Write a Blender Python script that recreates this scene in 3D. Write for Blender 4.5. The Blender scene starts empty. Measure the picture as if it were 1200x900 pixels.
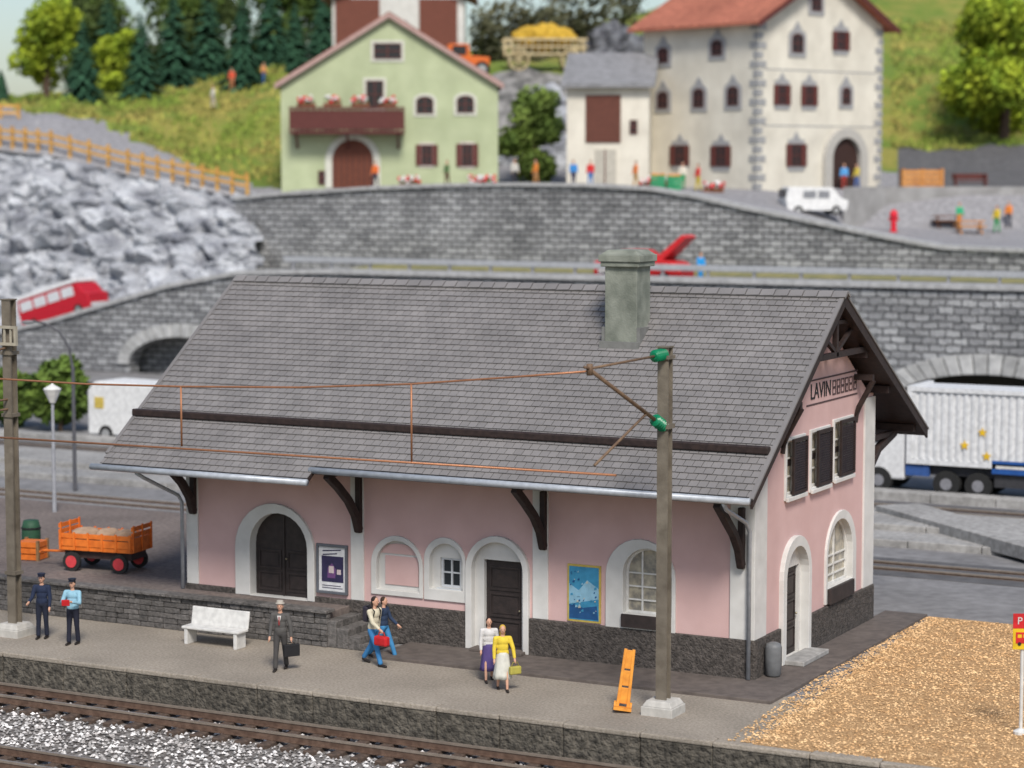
import bpy,bmesh,math,random
from mathutils import Vector,Matrix,noise
from mathutils.geometry import tessellate_polygon
random.seed(7)
R=math.radians; PI=math.pi; V=Vector
scene=bpy.context.scene; C=scene.collection
# ------------------------------------------------------------ camera
FP=2682.0; PITCH=R(5.33); YAW=R(27.9); CAM=V((19.79,-49.48,12.0))
Fh=V((-math.sin(YAW),math.cos(YAW),0)); Rt=V((math.cos(YAW),math.sin(YAW),0))
fwd=Fh*math.cos(PITCH)+V((0,0,-math.sin(PITCH))); upv=Fh*math.sin(PITCH)+V((0,0,math.cos(PITCH)))
cd=bpy.data.cameras.new('camera'); cam=bpy.data.objects.new('camera',cd); C.objects.link(cam); scene.camera=cam
m=Matrix((Rt,upv,-fwd)).transposed().to_4x4(); m.translation=CAM; cam.matrix_world=m
cd.sensor_width=36; cd.lens=FP/1200*36; cd.clip_end=4000; cd.clip_start=1
cd.dof.use_dof=True; cd.dof.focus_distance=54; cd.dof.aperture_fstop=0.42
def ray(px,py): return fwd+Rt*((px-600)/FP)+upv*((450-py)/FP)
def onY(px,py,Y): r=ray(px,py); return CAM+r*((Y-CAM.y)/r.y)
def onX(px,py,X): r=ray(px,py); return CAM+r*((X-CAM.x)/r.x)
def onZ(px,py,z=0): r=ray(px,py); return CAM+r*((z-CAM.z)/r.z)
def xyD(px,d,z=11):
    dep=d*math.cos(PITCH)+(12-z)*math.sin(PITCH); s=(px-600)/FP*dep
    return CAM.xy.to_3d()+Fh*d+Rt*s
# ------------------------------------------------------------ materials
def newmat(name):
    m=bpy.data.materials.new(name); m.use_nodes=True; nt=m.node_tree
    return m,nt,nt.nodes['Principled BSDF']
def lk(nt,a,b): nt.links.new(a,b)
def M(name,c1,c2=None,scale=3,rough=.75,bump=0,bscale=30,metal=0,spec=.3,tint=0,detail=6,lo=.35,hi=.65,bdist=.02,stretch=None,dirt=0):
    m,nt,p=newmat(name); N=nt.nodes
    p.inputs['Roughness'].default_value=rough; p.inputs['Metallic'].default_value=metal
    p.inputs['Specular IOR Level'].default_value=spec
    if c2 is None: c2=tuple(x*.82 for x in c1)
    tc=N.new('ShaderNodeTexCoord'); nz=N.new('ShaderNodeTexNoise'); nz.inputs['Scale'].default_value=scale; nz.inputs['Detail'].default_value=detail
    src=tc.outputs['Object']
    if stretch:
        mp=N.new('ShaderNodeMapping'); mp.inputs['Scale'].default_value=stretch; mp.inputs['Rotation'].default_value=(0,.5,0); lk(nt,src,mp.inputs['Vector']); src=mp.outputs[0]
    lk(nt,src,nz.inputs['Vector'])
    mr=N.new('ShaderNodeMapRange'); mr.inputs[1].default_value=lo; mr.inputs[2].default_value=hi; lk(nt,nz.outputs['Fac'],mr.inputs[0])
    mx=N.new('ShaderNodeMix'); mx.data_type='RGBA'; mx.inputs[6].default_value=(*c1,1); mx.inputs[7].default_value=(*c2,1)
    lk(nt,mr.outputs[0],mx.inputs[0]); out=mx.outputs[2]
    if dirt:
        nd=N.new('ShaderNodeTexNoise'); nd.inputs['Scale'].default_value=.45; nd.inputs['Detail'].default_value=8; lk(nt,tc.outputs['Object'],nd.inputs['Vector'])
        rd=N.new('ShaderNodeMapRange'); rd.inputs[1].default_value=.3; rd.inputs[2].default_value=.7; rd.inputs[3].default_value=1-dirt; rd.inputs[4].default_value=1+dirt*.4; lk(nt,nd.outputs['Fac'],rd.inputs[0])
        vd=N.new('ShaderNodeVectorMath'); vd.operation='SCALE'; lk(nt,out,vd.inputs[0]); lk(nt,rd.outputs[0],vd.inputs['Scale']); out=vd.outputs[0]
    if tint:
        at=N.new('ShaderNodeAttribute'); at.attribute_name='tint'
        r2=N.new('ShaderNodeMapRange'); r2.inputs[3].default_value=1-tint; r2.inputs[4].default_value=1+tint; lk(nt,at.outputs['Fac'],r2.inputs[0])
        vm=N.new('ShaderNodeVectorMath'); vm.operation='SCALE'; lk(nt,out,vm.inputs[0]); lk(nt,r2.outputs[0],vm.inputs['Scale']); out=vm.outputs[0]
    lk(nt,out,p.inputs['Base Color'])
    if bump:
        nb=N.new('ShaderNodeTexNoise'); nb.inputs['Scale'].default_value=bscale; nb.inputs['Detail'].default_value=8; lk(nt,src,nb.inputs['Vector'])
        b=N.new('ShaderNodeBump'); b.inputs['Strength'].default_value=bump; b.inputs['Distance'].default_value=bdist; lk(nt,nb.outputs['Fac'],b.inputs['Height']); lk(nt,b.outputs[0],p.inputs['Normal'])
    return m
def BM(name,c1,c2,mortar,bw,bh,ms=.02,bump=.8,warp=.06,rough=.85,bd=.05):
    m,nt,p=newmat(name); N=nt.nodes; p.inputs['Roughness'].default_value=rough; p.inputs['Specular IOR Level'].default_value=.2
    uv=N.new('ShaderNodeUVMap'); nz=N.new('ShaderNodeTexNoise'); nz.inputs['Scale'].default_value=1.6/bw; lk(nt,uv.outputs[0],nz.inputs['Vector'])
    sb=N.new('ShaderNodeVectorMath'); sb.operation='SUBTRACT'; sb.inputs[1].default_value=(.5,.5,.5); lk(nt,nz.outputs['Color'],sb.inputs[0])
    sc=N.new('ShaderNodeVectorMath'); sc.operation='SCALE'; sc.inputs['Scale'].default_value=warp*2; lk(nt,sb.outputs[0],sc.inputs[0])
    ad=N.new('ShaderNodeVectorMath'); lk(nt,uv.outputs[0],ad.inputs[0]); lk(nt,sc.outputs[0],ad.inputs[1])
    br=N.new('ShaderNodeTexBrick'); br.inputs['Scale'].default_value=1; br.inputs['Brick Width'].default_value=bw; br.inputs['Row Height'].default_value=bh
    br.inputs['Mortar Size'].default_value=ms; br.inputs['Mortar Smooth'].default_value=.4; br.inputs['Color1'].default_value=(*c1,1); br.inputs['Color2'].default_value=(*c2,1); br.inputs['Mortar'].default_value=(*mortar,1)
    lk(nt,ad.outputs[0],br.inputs['Vector'])
    n2=N.new('ShaderNodeTexNoise'); n2.inputs['Scale'].default_value=6; n2.inputs['Detail'].default_value=8; lk(nt,uv.outputs[0],n2.inputs['Vector'])
    n3=N.new('ShaderNodeTexNoise'); n3.inputs['Scale'].default_value=.25; n3.inputs['Detail'].default_value=4; lk(nt,uv.outputs[0],n3.inputs['Vector'])
    aa=N.new('ShaderNodeMath'); lk(nt,n2.outputs['Fac'],aa.inputs[0]); lk(nt,n3.outputs['Fac'],aa.inputs[1])
    s2=N.new('ShaderNodeVectorMath'); s2.operation='SCALE'; lk(nt,br.outputs['Color'],s2.inputs[0]); lk(nt,aa.outputs[0],s2.inputs['Scale']); lk(nt,s2.outputs[0],p.inputs['Base Color'])
    mm=N.new('ShaderNodeMath'); mm.operation='MULTIPLY_ADD'; mm.inputs[1].default_value=-1; lk(nt,br.outputs['Fac'],mm.inputs[0]); lk(nt,n2.outputs['Fac'],mm.inputs[2])
    b=N.new('ShaderNodeBump'); b.inputs['Strength'].default_value=bump; b.inputs['Distance'].default_value=bd; lk(nt,mm.outputs[0],b.inputs['Height']); lk(nt,b.outputs[0],p.inputs['Normal'])
    return m
_fc={}
def flat(c,rough=.6,metal=0,spec=.3):
    k=(c,rough,metal)
    if k not in _fc: _fc[k]=M('paint',c,tuple(x*.8 for x in c),scale=6,rough=rough,metal=metal,spec=spec,bump=.15,bscale=50,bdist=.01)
    return _fc[k]
pink=M('pink_plaster',(.63,.43,.41),(.585,.39,.37),scale=1.3,rough=.9,bump=.3,bscale=40,bdist=.012,dirt=.06)
whitep=M('white_plaster',(.66,.65,.625),(.58,.57,.545),scale=2,rough=.85,bump=.2,bscale=50,bdist=.01,dirt=.1)
slate=M('slate',(.225,.212,.208),(.19,.18,.177),scale=1.2,rough=.62,bump=.3,bscale=35,tint=.075,spec=.35,dirt=.1)
brownd=M('dark_brown_timber',(.04,.026,.023),(.024,.016,.015),scale=8,rough=.55,bump=.25,bscale=25)
doorm=M('dark_door',(.045,.034,.032),(.03,.024,.023),scale=5,rough=.5,bump=.2,bscale=25)
plinthm=M('plinth_stone',(.115,.10,.09),(.058,.051,.046),scale=9,rough=.9,bump=1,bscale=18,bdist=.07,detail=12)
concr=M('chimney_render',(.28,.295,.25),(.16,.175,.145),scale=2.2,rough=.85,bump=.5,bscale=25,dirt=.3)
platm=M('platform_grit',(.40,.35,.29),(.27,.235,.19),scale=16,rough=.95,bump=.8,bscale=38,bdist=.03,detail=14,dirt=.22)
platm2=M('brown_grit',(.22,.18,.16),(.14,.115,.105),scale=7,rough=.95,bump=.6,bscale=22,bdist=.04,dirt=.2)
slabm=M('walkway_slab',(.155,.13,.115),(.11,.092,.083),scale=4,rough=.85,bump=.4,bscale=20,dirt=.2)
edgem=M('edge_stone',(.16,.142,.115),(.055,.05,.042),scale=5,rough=.95,bump=1,bscale=10,bdist=.12,tint=.15,detail=14)
stonem=M('stone_block',(.16,.148,.14),(.085,.08,.076),scale=9,rough=.9,bump=.9,bscale=20,bdist=.04,tint=.25)
asph=M('asphalt',(.25,.245,.245),(.19,.185,.185),scale=2.5,rough=.9,bump=.3,bscale=30,dirt=.2)
asphd=M('dark_asphalt',(.12,.118,.12),(.09,.088,.09),scale=2,rough=.9,bump=.3,bscale=30)
kerbm=M('kerb_concrete',(.39,.38,.365),(.27,.262,.25),scale=5,rough=.9,bump=.4,bscale=20,dirt=.25)
wallb=BM('retaining_stone',(.39,.395,.40),(.205,.208,.215),(.075,.077,.08),.80,.38,.045,1,.10,bd=.14)
ballm=M('ballast_bed',(.28,.26,.24),(.06,.05,.045),scale=9,rough=.95,bump=1,bscale=12,bdist=.08)
ballst=M('ballast_stone',(.62,.60,.58),(.32,.30,.285),scale=2,rough=.9,tint=.8)
tanm=M('tan_gravel_bed',(.60,.38,.19),(.36,.21,.095),scale=12,rough=.95,bump=1,bscale=24,bdist=.05,detail=14)
tanst=M('tan_gravel_chip',(.70,.47,.25),(.50,.30,.14),scale=2,rough=.9,tint=.5)
railm=M('rail_steel',(.20,.13,.095),(.12,.075,.055),scale=6,rough=.5,metal=.3)
railtop=flat((.46,.38,.31),.35,.6)
sleepm=M('sleeper',(.12,.083,.062),(.062,.045,.036),scale=8,rough=.85,bump=.5,bscale=20)
gutm=flat((.45,.48,.52),.4,.2)
copper=flat((.42,.19,.10),.45,.4)
mastm=M('mast_steel',(.215,.185,.145),(.145,.122,.094),scale=3,rough=.65,metal=.1,bump=.3,bscale=20,dirt=.2)
greeni=flat((.005,.20,.09),.25)
glass=flat((.03,.035,.04),.08,0,.6)
glassl=M('curtained_glass',(.50,.45,.34),(.20,.19,.17),scale=4,rough=.12,spec=.6)
whitef=flat((.70,.69,.66),.5)
bluew=flat((.6,.63,.66),.5)
skin=M('skin',(.62,.36,.25),(.56,.31,.21),rough=.6)
orange=M('orange_paint',(.80,.20,.03),(.62,.14,.02),scale=5,rough=.5)
wood=M('wood',(.32,.19,.09),(.2,.11,.05),scale=6,rough=.7)
black=flat((.02,.02,.022),.5)
tyre=flat((.025,.025,.025),.85)
red=flat((.60,.025,.03),.4)
grass=M('grass',(.17,.19,.03),(.24,.17,.045),scale=.35,rough=.95,bump=1,bscale=3,bdist=.3,detail=10)
hillgr=M('hill_grass',(.15,.22,.035),(.28,.26,.06),scale=.3,rough=.95,bump=1,bscale=2.5,bdist=.4,detail=14,lo=.4,hi=.62)
gravg=M('grey_path',(.33,.325,.335),(.23,.225,.235),scale=3,rough=.95,bump=.8,bscale=7,bdist=.1)
rockm=M('rock',(.60,.62,.65),(.24,.25,.28),scale=.55,rough=.9,bump=1,bscale=1.8,bdist=.6,detail=15,lo=.36,hi=.64,stretch=(.9,1,1.3))
rockg=M('rock_dark',(.34,.33,.32),(.10,.10,.095),scale=1,rough=.9,bump=1,bscale=4,bdist=.3,detail=12)
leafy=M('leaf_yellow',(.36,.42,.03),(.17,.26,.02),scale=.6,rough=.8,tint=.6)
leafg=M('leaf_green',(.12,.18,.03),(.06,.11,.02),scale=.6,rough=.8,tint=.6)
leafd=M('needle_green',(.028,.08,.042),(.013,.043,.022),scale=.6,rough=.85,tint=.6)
bark=M('bark',(.12,.08,.055),(.06,.04,.03),scale=4,rough=.9,bump=.8,bscale=8)
# ------------------------------------------------------------ mesh builder
class MB:
    def __init__(s): s.v=[];s.f=[];s.t=[];s.m=[]
    def add(s,vs,fs,t=.5,mi=0):
        o=len(s.v); s.v+= [tuple(x) for x in vs]
        for f in fs: s.f.append(tuple(i+o for i in f)); s.t.append(t); s.m.append(mi)
        return s
    def box(s,x0,x1,y0,y1,z0,z1,t=.5,mi=0):
        vs=[(x,y,z) for x in (x0,x1) for y in (y0,y1) for z in (z0,z1)]
        return s.add(vs,[(0,1,3,2),(4,6,7,5),(0,4,5,1),(2,3,7,6),(0,2,6,4),(1,5,7,3)],t,mi)
    def hexa(s,b,tp,t=.5,mi=0):
        return s.add(list(b)+list(tp),[(3,2,1,0),(4,5,6,7),(0,1,5,4),(1,2,6,5),(2,3,7,6),(3,0,4,7)],t,mi)
    def bar(s,p0,p1,w,h=None,up=(0,0,1),t=.5,mi=0):
        h=h or w; p0=V(p0);p1=V(p1); d=(p1-p0).normalized(); u=V(up)
        if abs(d.dot(u))>.98: u=V((0,1,0))
        a=d.cross(u).normalized(); b=a.cross(d)
        q=[a*w/2+b*h/2,-a*w/2+b*h/2,-a*w/2-b*h/2,a*w/2-b*h/2]
        return s.hexa([p0+x for x in q],[p1+x for x in q],t,mi)
    def tube(s,pts,r,n=8,t=.5,mi=0,cap=True):
        pts=[V(p) for p in pts]; rs=r if isinstance(r,(list,tuple)) else [r]*len(pts); vs=[];fs=[]
        for i,p in enumerate(pts):
            d=(pts[min(i+1,len(pts)-1)]-pts[max(i-1,0)]).normalized(); u=V((0,0,1)) if abs(d.z)<.95 else V((0,1,0))
            a=d.cross(u).normalized(); b=a.cross(d)
            for k in range(n):
                an=2*PI*k/n; vs.append(p+(a*math.cos(an)+b*math.sin(an))*rs[i])
        for i in range(len(pts)-1):
            for k in range(n): k2=(k+1)%n; fs.append((i*n+k,i*n+k2,(i+1)*n+k2,(i+1)*n+k))
        if cap: fs.append(tuple(range(n-1,-1,-1))); fs.append(tuple((len(pts)-1)*n+k for k in range(n)))
        return s.add(vs,fs,t,mi)
    def ell(s,c,r,n=12,k=8,t=.5,mi=0):
        c=V(c); vs=[c+V((0,0,-r[2]))];fs=[]
        for j in range(1,k):
            ph=-PI/2+PI*j/k
            for i in range(n):
                th=2*PI*i/n; vs.append(c+V((r[0]*math.cos(ph)*math.cos(th),r[1]*math.cos(ph)*math.sin(th),r[2]*math.sin(ph))))
        vs.append(c+V((0,0,r[2]))); L=len(vs)-1
        for i in range(n):
            i2=(i+1)%n; fs.append((0,1+i2,1+i)); fs.append((L,1+(k-2)*n+i,1+(k-2)*n+i2))
            for j in range(k-2): fs.append((1+j*n+i,1+j*n+i2,1+(j+1)*n+i2,1+(j+1)*n+i))
        return s.add(vs,fs,t,mi)
    def cap(s,p0,p1,r0,r1,n=12):
        p0=V(p0);p1=V(p1);d=(p1-p0); L=d.length; d=d/L if L>1e-6 else V((0,0,1)); pts=[];rs=[]
        for j in range(5): a=PI/2*(j/5); pts.append(p0-d*r0*math.cos(a)); rs.append(max(r0*math.sin(a),r0*.02))
        pts.append(p0);rs.append(r0);pts.append(p1);rs.append(r1)
        for j in range(1,6): a=PI/2*(j/5); pts.append(p1+d*r1*math.sin(a)); rs.append(max(r1*math.cos(a),r1*.02))
        u=V((0,0,1)) if abs(d.z)<.95 else V((0,1,0)); a_=d.cross(u).normalized(); b_=a_.cross(d); vs=[];fs=[]
        for p,r in zip(pts,rs):
            for k in range(n): an=2*PI*k/n; vs.append(p+(a_*math.cos(an)+b_*math.sin(an))*r)
        for i in range(len(pts)-1):
            for k in range(n): k2=(k+1)%n; fs.append((i*n+k,i*n+k2,(i+1)*n+k2,(i+1)*n+k))
        fs.append(tuple(range(n-1,-1,-1))); fs.append(tuple((len(pts)-1)*n+k for k in range(n)))
        return s.add(vs,fs)
    def lathe(s,prof,n=16,c=(0,0,0),t=.5,mi=0):
        vs=[];fs=[]; c=V(c)
        for r,z in prof:
            for k in range(n): an=2*PI*k/n; vs.append(c+V((r*math.cos(an),r*math.sin(an),z)))
        for i in range(len(prof)-1):
            for k in range(n): k2=(k+1)%n; fs.append((i*n+k,i*n+k2,(i+1)*n+k2,(i+1)*n+k))
        fs.append(tuple(range(n-1,-1,-1))); fs.append(tuple((len(prof)-1)*n+k for k in range(n)))
        return s.add(vs,fs,t,mi)
    def plate(s,outline,holes,d0,d1,fr,t=.5,mi=0):
        loops=[outline]+list(holes); allp=[p for l in loops for p in l]; n=len(allp)
        tris=tessellate_polygon([[V((p[0],p[1],0)) for p in l] for l in loops])
        vs=[fr(p[0],p[1],d0) for p in allp]+[fr(p[0],p[1],d1) for p in allp]
        fs=[tuple(tr) for tr in tris]+[tuple(i+n for i in reversed(tr)) for tr in tris]; o=0
        for l in loops:
            k=len(l)
            for i in range(k): j=(i+1)%k; fs.append((o+i,o+j,o+j+n,o+i+n))
            o+=k
        return s.add(vs,fs,t,mi)
    def build(s,name,mats,parent=None,bevel=0,smooth=False,uv=True,fix=True,tint=False):
        me=bpy.data.meshes.new(name); me.from_pydata(s.v,[],s.f)
        if not isinstance(mats,(list,tuple)): mats=[mats]
        for x in mats: me.materials.append(x)
        if len(mats)>1: me.polygons.foreach_set('material_index',s.m)
        if fix:
            bm=bmesh.new(); bm.from_mesh(me); bmesh.ops.recalc_face_normals(bm,faces=bm.faces); bm.to_mesh(me); bm.free()
        if uv:
            ul=me.uv_layers.new(name='UVMap'); me.update()
            for p in me.polygons:
                nn=p.normal; ax=max(range(3),key=lambda i:abs(nn[i]))
                for li in p.loop_indices:
                    c=me.vertices[me.loops[li].vertex_index].co
                    ul.data[li].uv=(c.y,c.z) if ax==0 else ((c.x,c.z) if ax==1 else (c.x,c.y))
        if tint or max(s.t,default=.5)!=min(s.t,default=.5):
            a=me.attributes.new('tint','FLOAT','FACE'); a.data.foreach_set('value',s.t)
        if smooth: me.polygons.foreach_set('use_smooth',[True]*len(me.polygons))
        me.update()
        o=bpy.data.objects.new(name,me); C.objects.link(o)
        if parent: o.parent=parent
        if bevel:
            b=o.modifiers.new('bevel','BEVEL'); b.width=bevel; b.segments=2; b.limit_method='ANGLE'
        return o
def tag(o,label,cat,group=None,kind=None):
    o['label']=label; o['category']=cat
    if group:o['group']=group
    if kind:o['kind']=kind
    return o
def thing(name,label,cat,loc=(0,0,0),rz=0,group=None,sc=1):
    o=bpy.data.objects.new(name,None); o.empty_display_size=.2; C.objects.link(o); o.location=loc
    o.rotation_euler=(0,0,rz) if not isinstance(rz,tuple) else rz; o.scale=(sc,)*3
    return tag(o,label,cat,group)
def struct(o,label,cat): return tag(o,label,cat,kind='structure')
FRf=lambda u,v,d:(u,d,v)
FRg=lambda u,v,d:(-d,u,v)
def arch(u0,u1,v0,v1,rise=None,n=14):
    w=(u1-u0)/2; rise=w if rise is None else rise; c=(u0+u1)/2; vs=v1-rise
    pts=[(u0,v0),(u1,v0)]
    for i in range(n+1):
        a=PI*i/n; pts.append((c+w*math.cos(a),vs+rise*math.sin(a)))
    return pts
def rect(u0,u1,v0,v1): return [(u0,v0),(u1,v0),(u1,v1),(u0,v1)]
def prF(x0,y0,x1,y1,Y=0):
    ym=(y0+y1)/2;xm=(x0+x1)/2
    return onY(x0,ym,Y).x,onY(x1,ym,Y).x,onY(xm,y1,Y).z,onY(xm,y0,Y).z
def prG(x0,y0,x1,y1,X=0):
    ym=(y0+y1)/2;xm=(x0+x1)/2
    return onX(x0,ym,X).y,onX(x1,ym,X).y,onX(xm,y1,X).z,onX(xm,y0,X).z
def text_obj(txt,size,mat,mx,name='lettering',parent=None,ext=.01,sx=1):
    cu=bpy.data.curves.new('t','FONT'); cu.body=txt; cu.size=size; cu.extrude=ext; cu.align_x='CENTER'; cu.align_y='CENTER'
    o=bpy.data.objects.new('t',cu); C.objects.link(o); bpy.context.view_layer.update()
    me=bpy.data.meshes.new_from_object(o.evaluated_get(bpy.context.evaluated_depsgraph_get())); bpy.data.objects.remove(o)
    me.transform(mx@Matrix.Diagonal((sx,1,1,1))); me.materials.clear(); me.materials.append(mat)
    r=bpy.data.objects.new(name,me); C.objects.link(r)
    if parent: r.parent=parent
    return r
# ------------------------------------------------------------ people
def blob(name,prims,mat,parent,vox):
    mb=MB()
    for q in prims:
        if q[0]=='c': mb.cap(q[1],q[2],q[3],q[4],10)
        else: mb.ell(q[1],q[2],14,10)
    o=mb.build(name,mat,None,uv=False,fix=True)
    r=o.modifiers.new('r','REMESH'); r.mode='VOXEL'; r.voxel_size=vox
    s=o.modifiers.new('s','SMOOTH'); s.iterations=2; s.factor=.5
    bpy.context.view_layer.update()
    me=bpy.data.meshes.new_from_object(o.evaluated_get(bpy.context.evaluated_depsgraph_get()))
    bpy.data.objects.remove(o); me.name=name; me.materials.clear(); me.materials.append(mat)
    me.polygons.foreach_set('use_smooth',[True]*len(me.polygons))
    n=bpy.data.objects.new(name,me); C.objects.link(n); n.parent=parent; return n
def person(loc,rz,label,top,bottom,shoe=None,hair=(.06,.035,.02),hat=None,skirt=None,leg=((5,0),(-5,5)),arm=((8,8,15),(8,8,15)),vox=.011,group=None,sc=1,longhair=False,sleeves=True,lean=0,turn=0,tie=None):
    t=thing('person',label,'person',loc,rz,group,sc)
    far=vox>.02; body=[];tr=[];sh=[];tp=[];hands=[]
    P=lambda x,y,z:V((x,y,z))
    def ln(p): k=max(0,(p.z-.92))*math.tan(R(lean)); return p+V((0,-k,0))
    ank=[]
    for i,sx in enumerate((-1,1)):
        a,b=leg[i]; a=R(a);b=R(b); hip=P(.085*sx,0,.92)
        kn=hip+V((.01*sx,-math.sin(a)*.43,-math.cos(a)*.43)); an=kn+V((.005*sx,-math.sin(a-b)*.41,-math.cos(a-b)*.41)); ank.append((hip,kn,an,a-b))
    zmin=min(x[2].z for x in ank); dz=.075-zmin
    off=V((0,0,dz))
    for hip,kn,an,ab in ank:
        hip=hip+off;kn=kn+off;an=an+off
        body+= [('c',hip,kn,.078,.052),('c',kn,an,.05,.034)]
        toe=an+V((0,-.17,-.045)) if abs(ab)<.3 else an+V((0,-.15,-.09))
        body.append(('c',an+V((0,.03,-.035)),toe,.034,.03))
        tr+= [('c',hip,kn,.094,.068),('c',kn,an+V((0,0,.03)),.067,.062)]
        sh+= [('c',an+V((0,.035,-.038)),toe,.042,.038)]
    tr.append(('e',P(0,.005,.95+dz),(.165,.115,.12)))
    tz=dz
    body+= [('e',ln(P(0,.005,.97+tz)),(.15,.1,.12)),('e',ln(P(0,0,1.15+tz)),(.135,.09,.18)),('e',ln(P(0,.0,1.33+tz)),(.16,.1,.14)),('c',ln(P(-.14,0,1.41+tz)),ln(P(.14,0,1.41+tz)),.055,.055),('c',ln(P(0,.01,1.42+tz)),ln(P(0,-.005,1.55+tz)),.055,.05)]
    tp+= [('e',ln(P(0,.005,1.02+tz)),(.17,.12,.16)),('e',ln(P(0,0,1.18+tz)),(.155,.11,.18)),('e',ln(P(0,.0,1.33+tz)),(.18,.118,.14)),('c',ln(P(-.15,0,1.40+tz)),ln(P(.15,0,1.40+tz)),.068,.068)]
    hc=ln(P(0,-.01,1.635+tz)); cs,sn=math.cos(R(turn)),math.sin(R(turn))
    def hd(x,y,z): return hc+V((x*cs-y*sn,x*sn+y*cs,z))
    body+= [('e',hc,(.076,.094,.115)),('e',hd(0,-.03,-.055),(.052,.058,.06)),('c',hd(0,-.092,.0),hd(0,-.112,-.022),.009,.014),('e',hd(.077,.005,-.01),(.012,.018,.028)),('e',hd(-.077,.005,-.01),(.012,.018,.028))]
    for i,sx in enumerate((-1,1)):
        a,o,e=arm[i]; a=R(a);o=R(o);e=R(e); shd=ln(P(.185*sx,0,1.40+tz))
        d=V((sx*math.sin(o),-math.sin(a)*math.cos(o),-math.cos(a)*math.cos(o))); el=shd+d*.285
        o2=o*.3 if e<R(60) else -R(28)
        d2=V((sx*math.sin(o2),-math.sin(a+e)*math.cos(o2),-math.cos(a+e)*math.cos(o2))); wr=el+d2*.25
        body+= [('c',shd,el,.05,.04),('c',el,wr,.039,.026)]
        tp+= [('c',shd,el,.066,.054)]
        if sleeves: tp+= [('c',el,wr-d2*.02,.053,.042)]
        side=d2.cross(V((0,-1,0))); side=side.normalized() if side.length>.1 else V((1,0,0)); fw=side.cross(d2).normalized()
        pc=wr+d2*.045; hands.append(wr+d2*.1)
        body+= [('c',wr,pc+d2*.035,.028,.034)]
        if not far:
            for k,(off_,ln_) in enumerate(((-.028,.062),(-.010,.072),(.009,.068),(.027,.052))):
                b0=pc+d2*.045+fw*off_; b1=b0+d2*ln_*.6; b2=b1+d2*ln_*.35-side*sx*ln_*.35
                body+= [('c',b0,b1,.0105,.0095),('c',b1,b2,.0095,.008)]
            th=pc-fw*.03; body+= [('c',th,th+d2*.035-fw*.03,.012,.010),('c',th+d2*.035-fw*.03,th+d2*.07-fw*.033,.010,.009)]
    blob('body',body,skin,t,vox)
    if skirt:
        zc=1.04+tz; pr=[(.02,skirt[1]),(skirt[2],skirt[1]),(skirt[2]-.02,skirt[1]+.12),(.17,.92),(.145,zc),(.12,zc+.02),(.01,zc+.02)]
        mb=MB(); n=28; vs=[];fs=[]
        for r,z in pr:
            for k in range(n):
                an=2*PI*k/n; rr=r*(1+(.07*math.sin(an*7) if z<.9 and r>.1 else 0)); vs.append((rr*math.cos(an),rr*.8*math.sin(an),z))
        for i in range(len(pr)-1):
            for k in range(n): k2=(k+1)%n; fs.append((i*n+k,i*n+k2,(i+1)*n+k2,(i+1)*n+k))
        fs.append(tuple(range(n-1,-1,-1))); fs.append(tuple((len(pr)-1)*n+k for k in range(n)))
        mb.add(vs,fs); o=mb.build('skirt',flat(skirt[0],.8),t,smooth=True)
    else: blob('trousers',tr,flat(bottom,.85),t,vox*1.2)
    blob('jacket' if sleeves else 'shirt',tp,flat(top,.85),t,vox*1.1)
    for nm_,k_ in (('shoe',0),('shoe',1)): blob(nm_,[sh[k_]],flat(shoe or (.025,.02,.018),.5),t,vox*(1.1 if not far else .7))
    hp=[('e',hd(0,.022,.035),(.085,.09,.095)),('e',hd(0,.04,-.02),(.078,.06,.08))]+([('e',hd(0,.06,-.1),(.08,.05,.11))] if longhair else [])
    blob('hair',hp,flat(hair,.8),t,vox*1.1)
    if not far:
        for sx in (-1,1): MB().ell(hd(.029*sx,-.088,.012),(.011,.007,.008),8,6).build('eye',flat((.02,.015,.012),.3),t)
        mb=MB(); mb.ell(hd(0,-.083,-.058),(.022,.008,.006),8,6); mb.build('mouth',flat((.35,.1,.08),.5),t)
    if hat:
        mb=MB(); c=hd(0,0,.07)
        if hat[1]=='cap': mb.lathe([(.02,0),(.092,0),(.094,.03),(.115,.06),(.1,.075),(.02,.08)],18,c); mb.box(c.x-.06,c.x+.06,c.y-.15,c.y-.06,c.z-.004,c.z+.008)
        else: mb.lathe([(.02,-.005),(.115,-.005),(.115,.006),(.09,.012),(.082,.07),(.02,.08)],18,c)
        mb.build('hat',flat(hat[0],.7),t,smooth=False)
    if tie:
        mb=MB(); z0=1.39+tz; mb.add([(-.05,-.124,z0+.02),(.05,-.124,z0+.02),(.0,-.14,1.18+tz)],[(0,1,2)]); mb.build('shirt_front',whitef,t)
        mb=MB(); mb.add([(-.015,-.136,z0),(.015,-.136,z0),(.02,-.146,1.2+tz),(0,-.148,1.16+tz),(-.02,-.146,1.2+tz)],[(0,1,2,3,4)]); mb.build('tie',flat(tie,.6),t)
    mw=Matrix.Translation(V(loc))@Matrix.Rotation(rz,4,'Z')@Matrix.Scale(sc,4)
    return t,[mw@h for h in hands]
def PZ(px,py,z=0): p=onZ(px,py,z); return (p.x,p.y,z)
face_cam=R(27)
person(PZ(50,748),face_cam-.1,'railway officer in dark navy uniform and peaked cap, left of his colleague by the post',(.02,.03,.065),(.018,.022,.04),hat=((.02,.025,.05),'cap'),arm=((20,10,50),(5,10,20)),leg=((3,0),(-3,3)),sc=.96)
_,hs=person(PZ(86,755),face_cam-.2,'railway officer in light blue shirt and dark peaked cap holding a red folder',(.28,.5,.62),(.018,.02,.035),hat=((.02,.025,.04),'cap'),arm=((25,12,80),(25,12,80)),leg=((4,0),(-4,4)),sc=.96)
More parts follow.
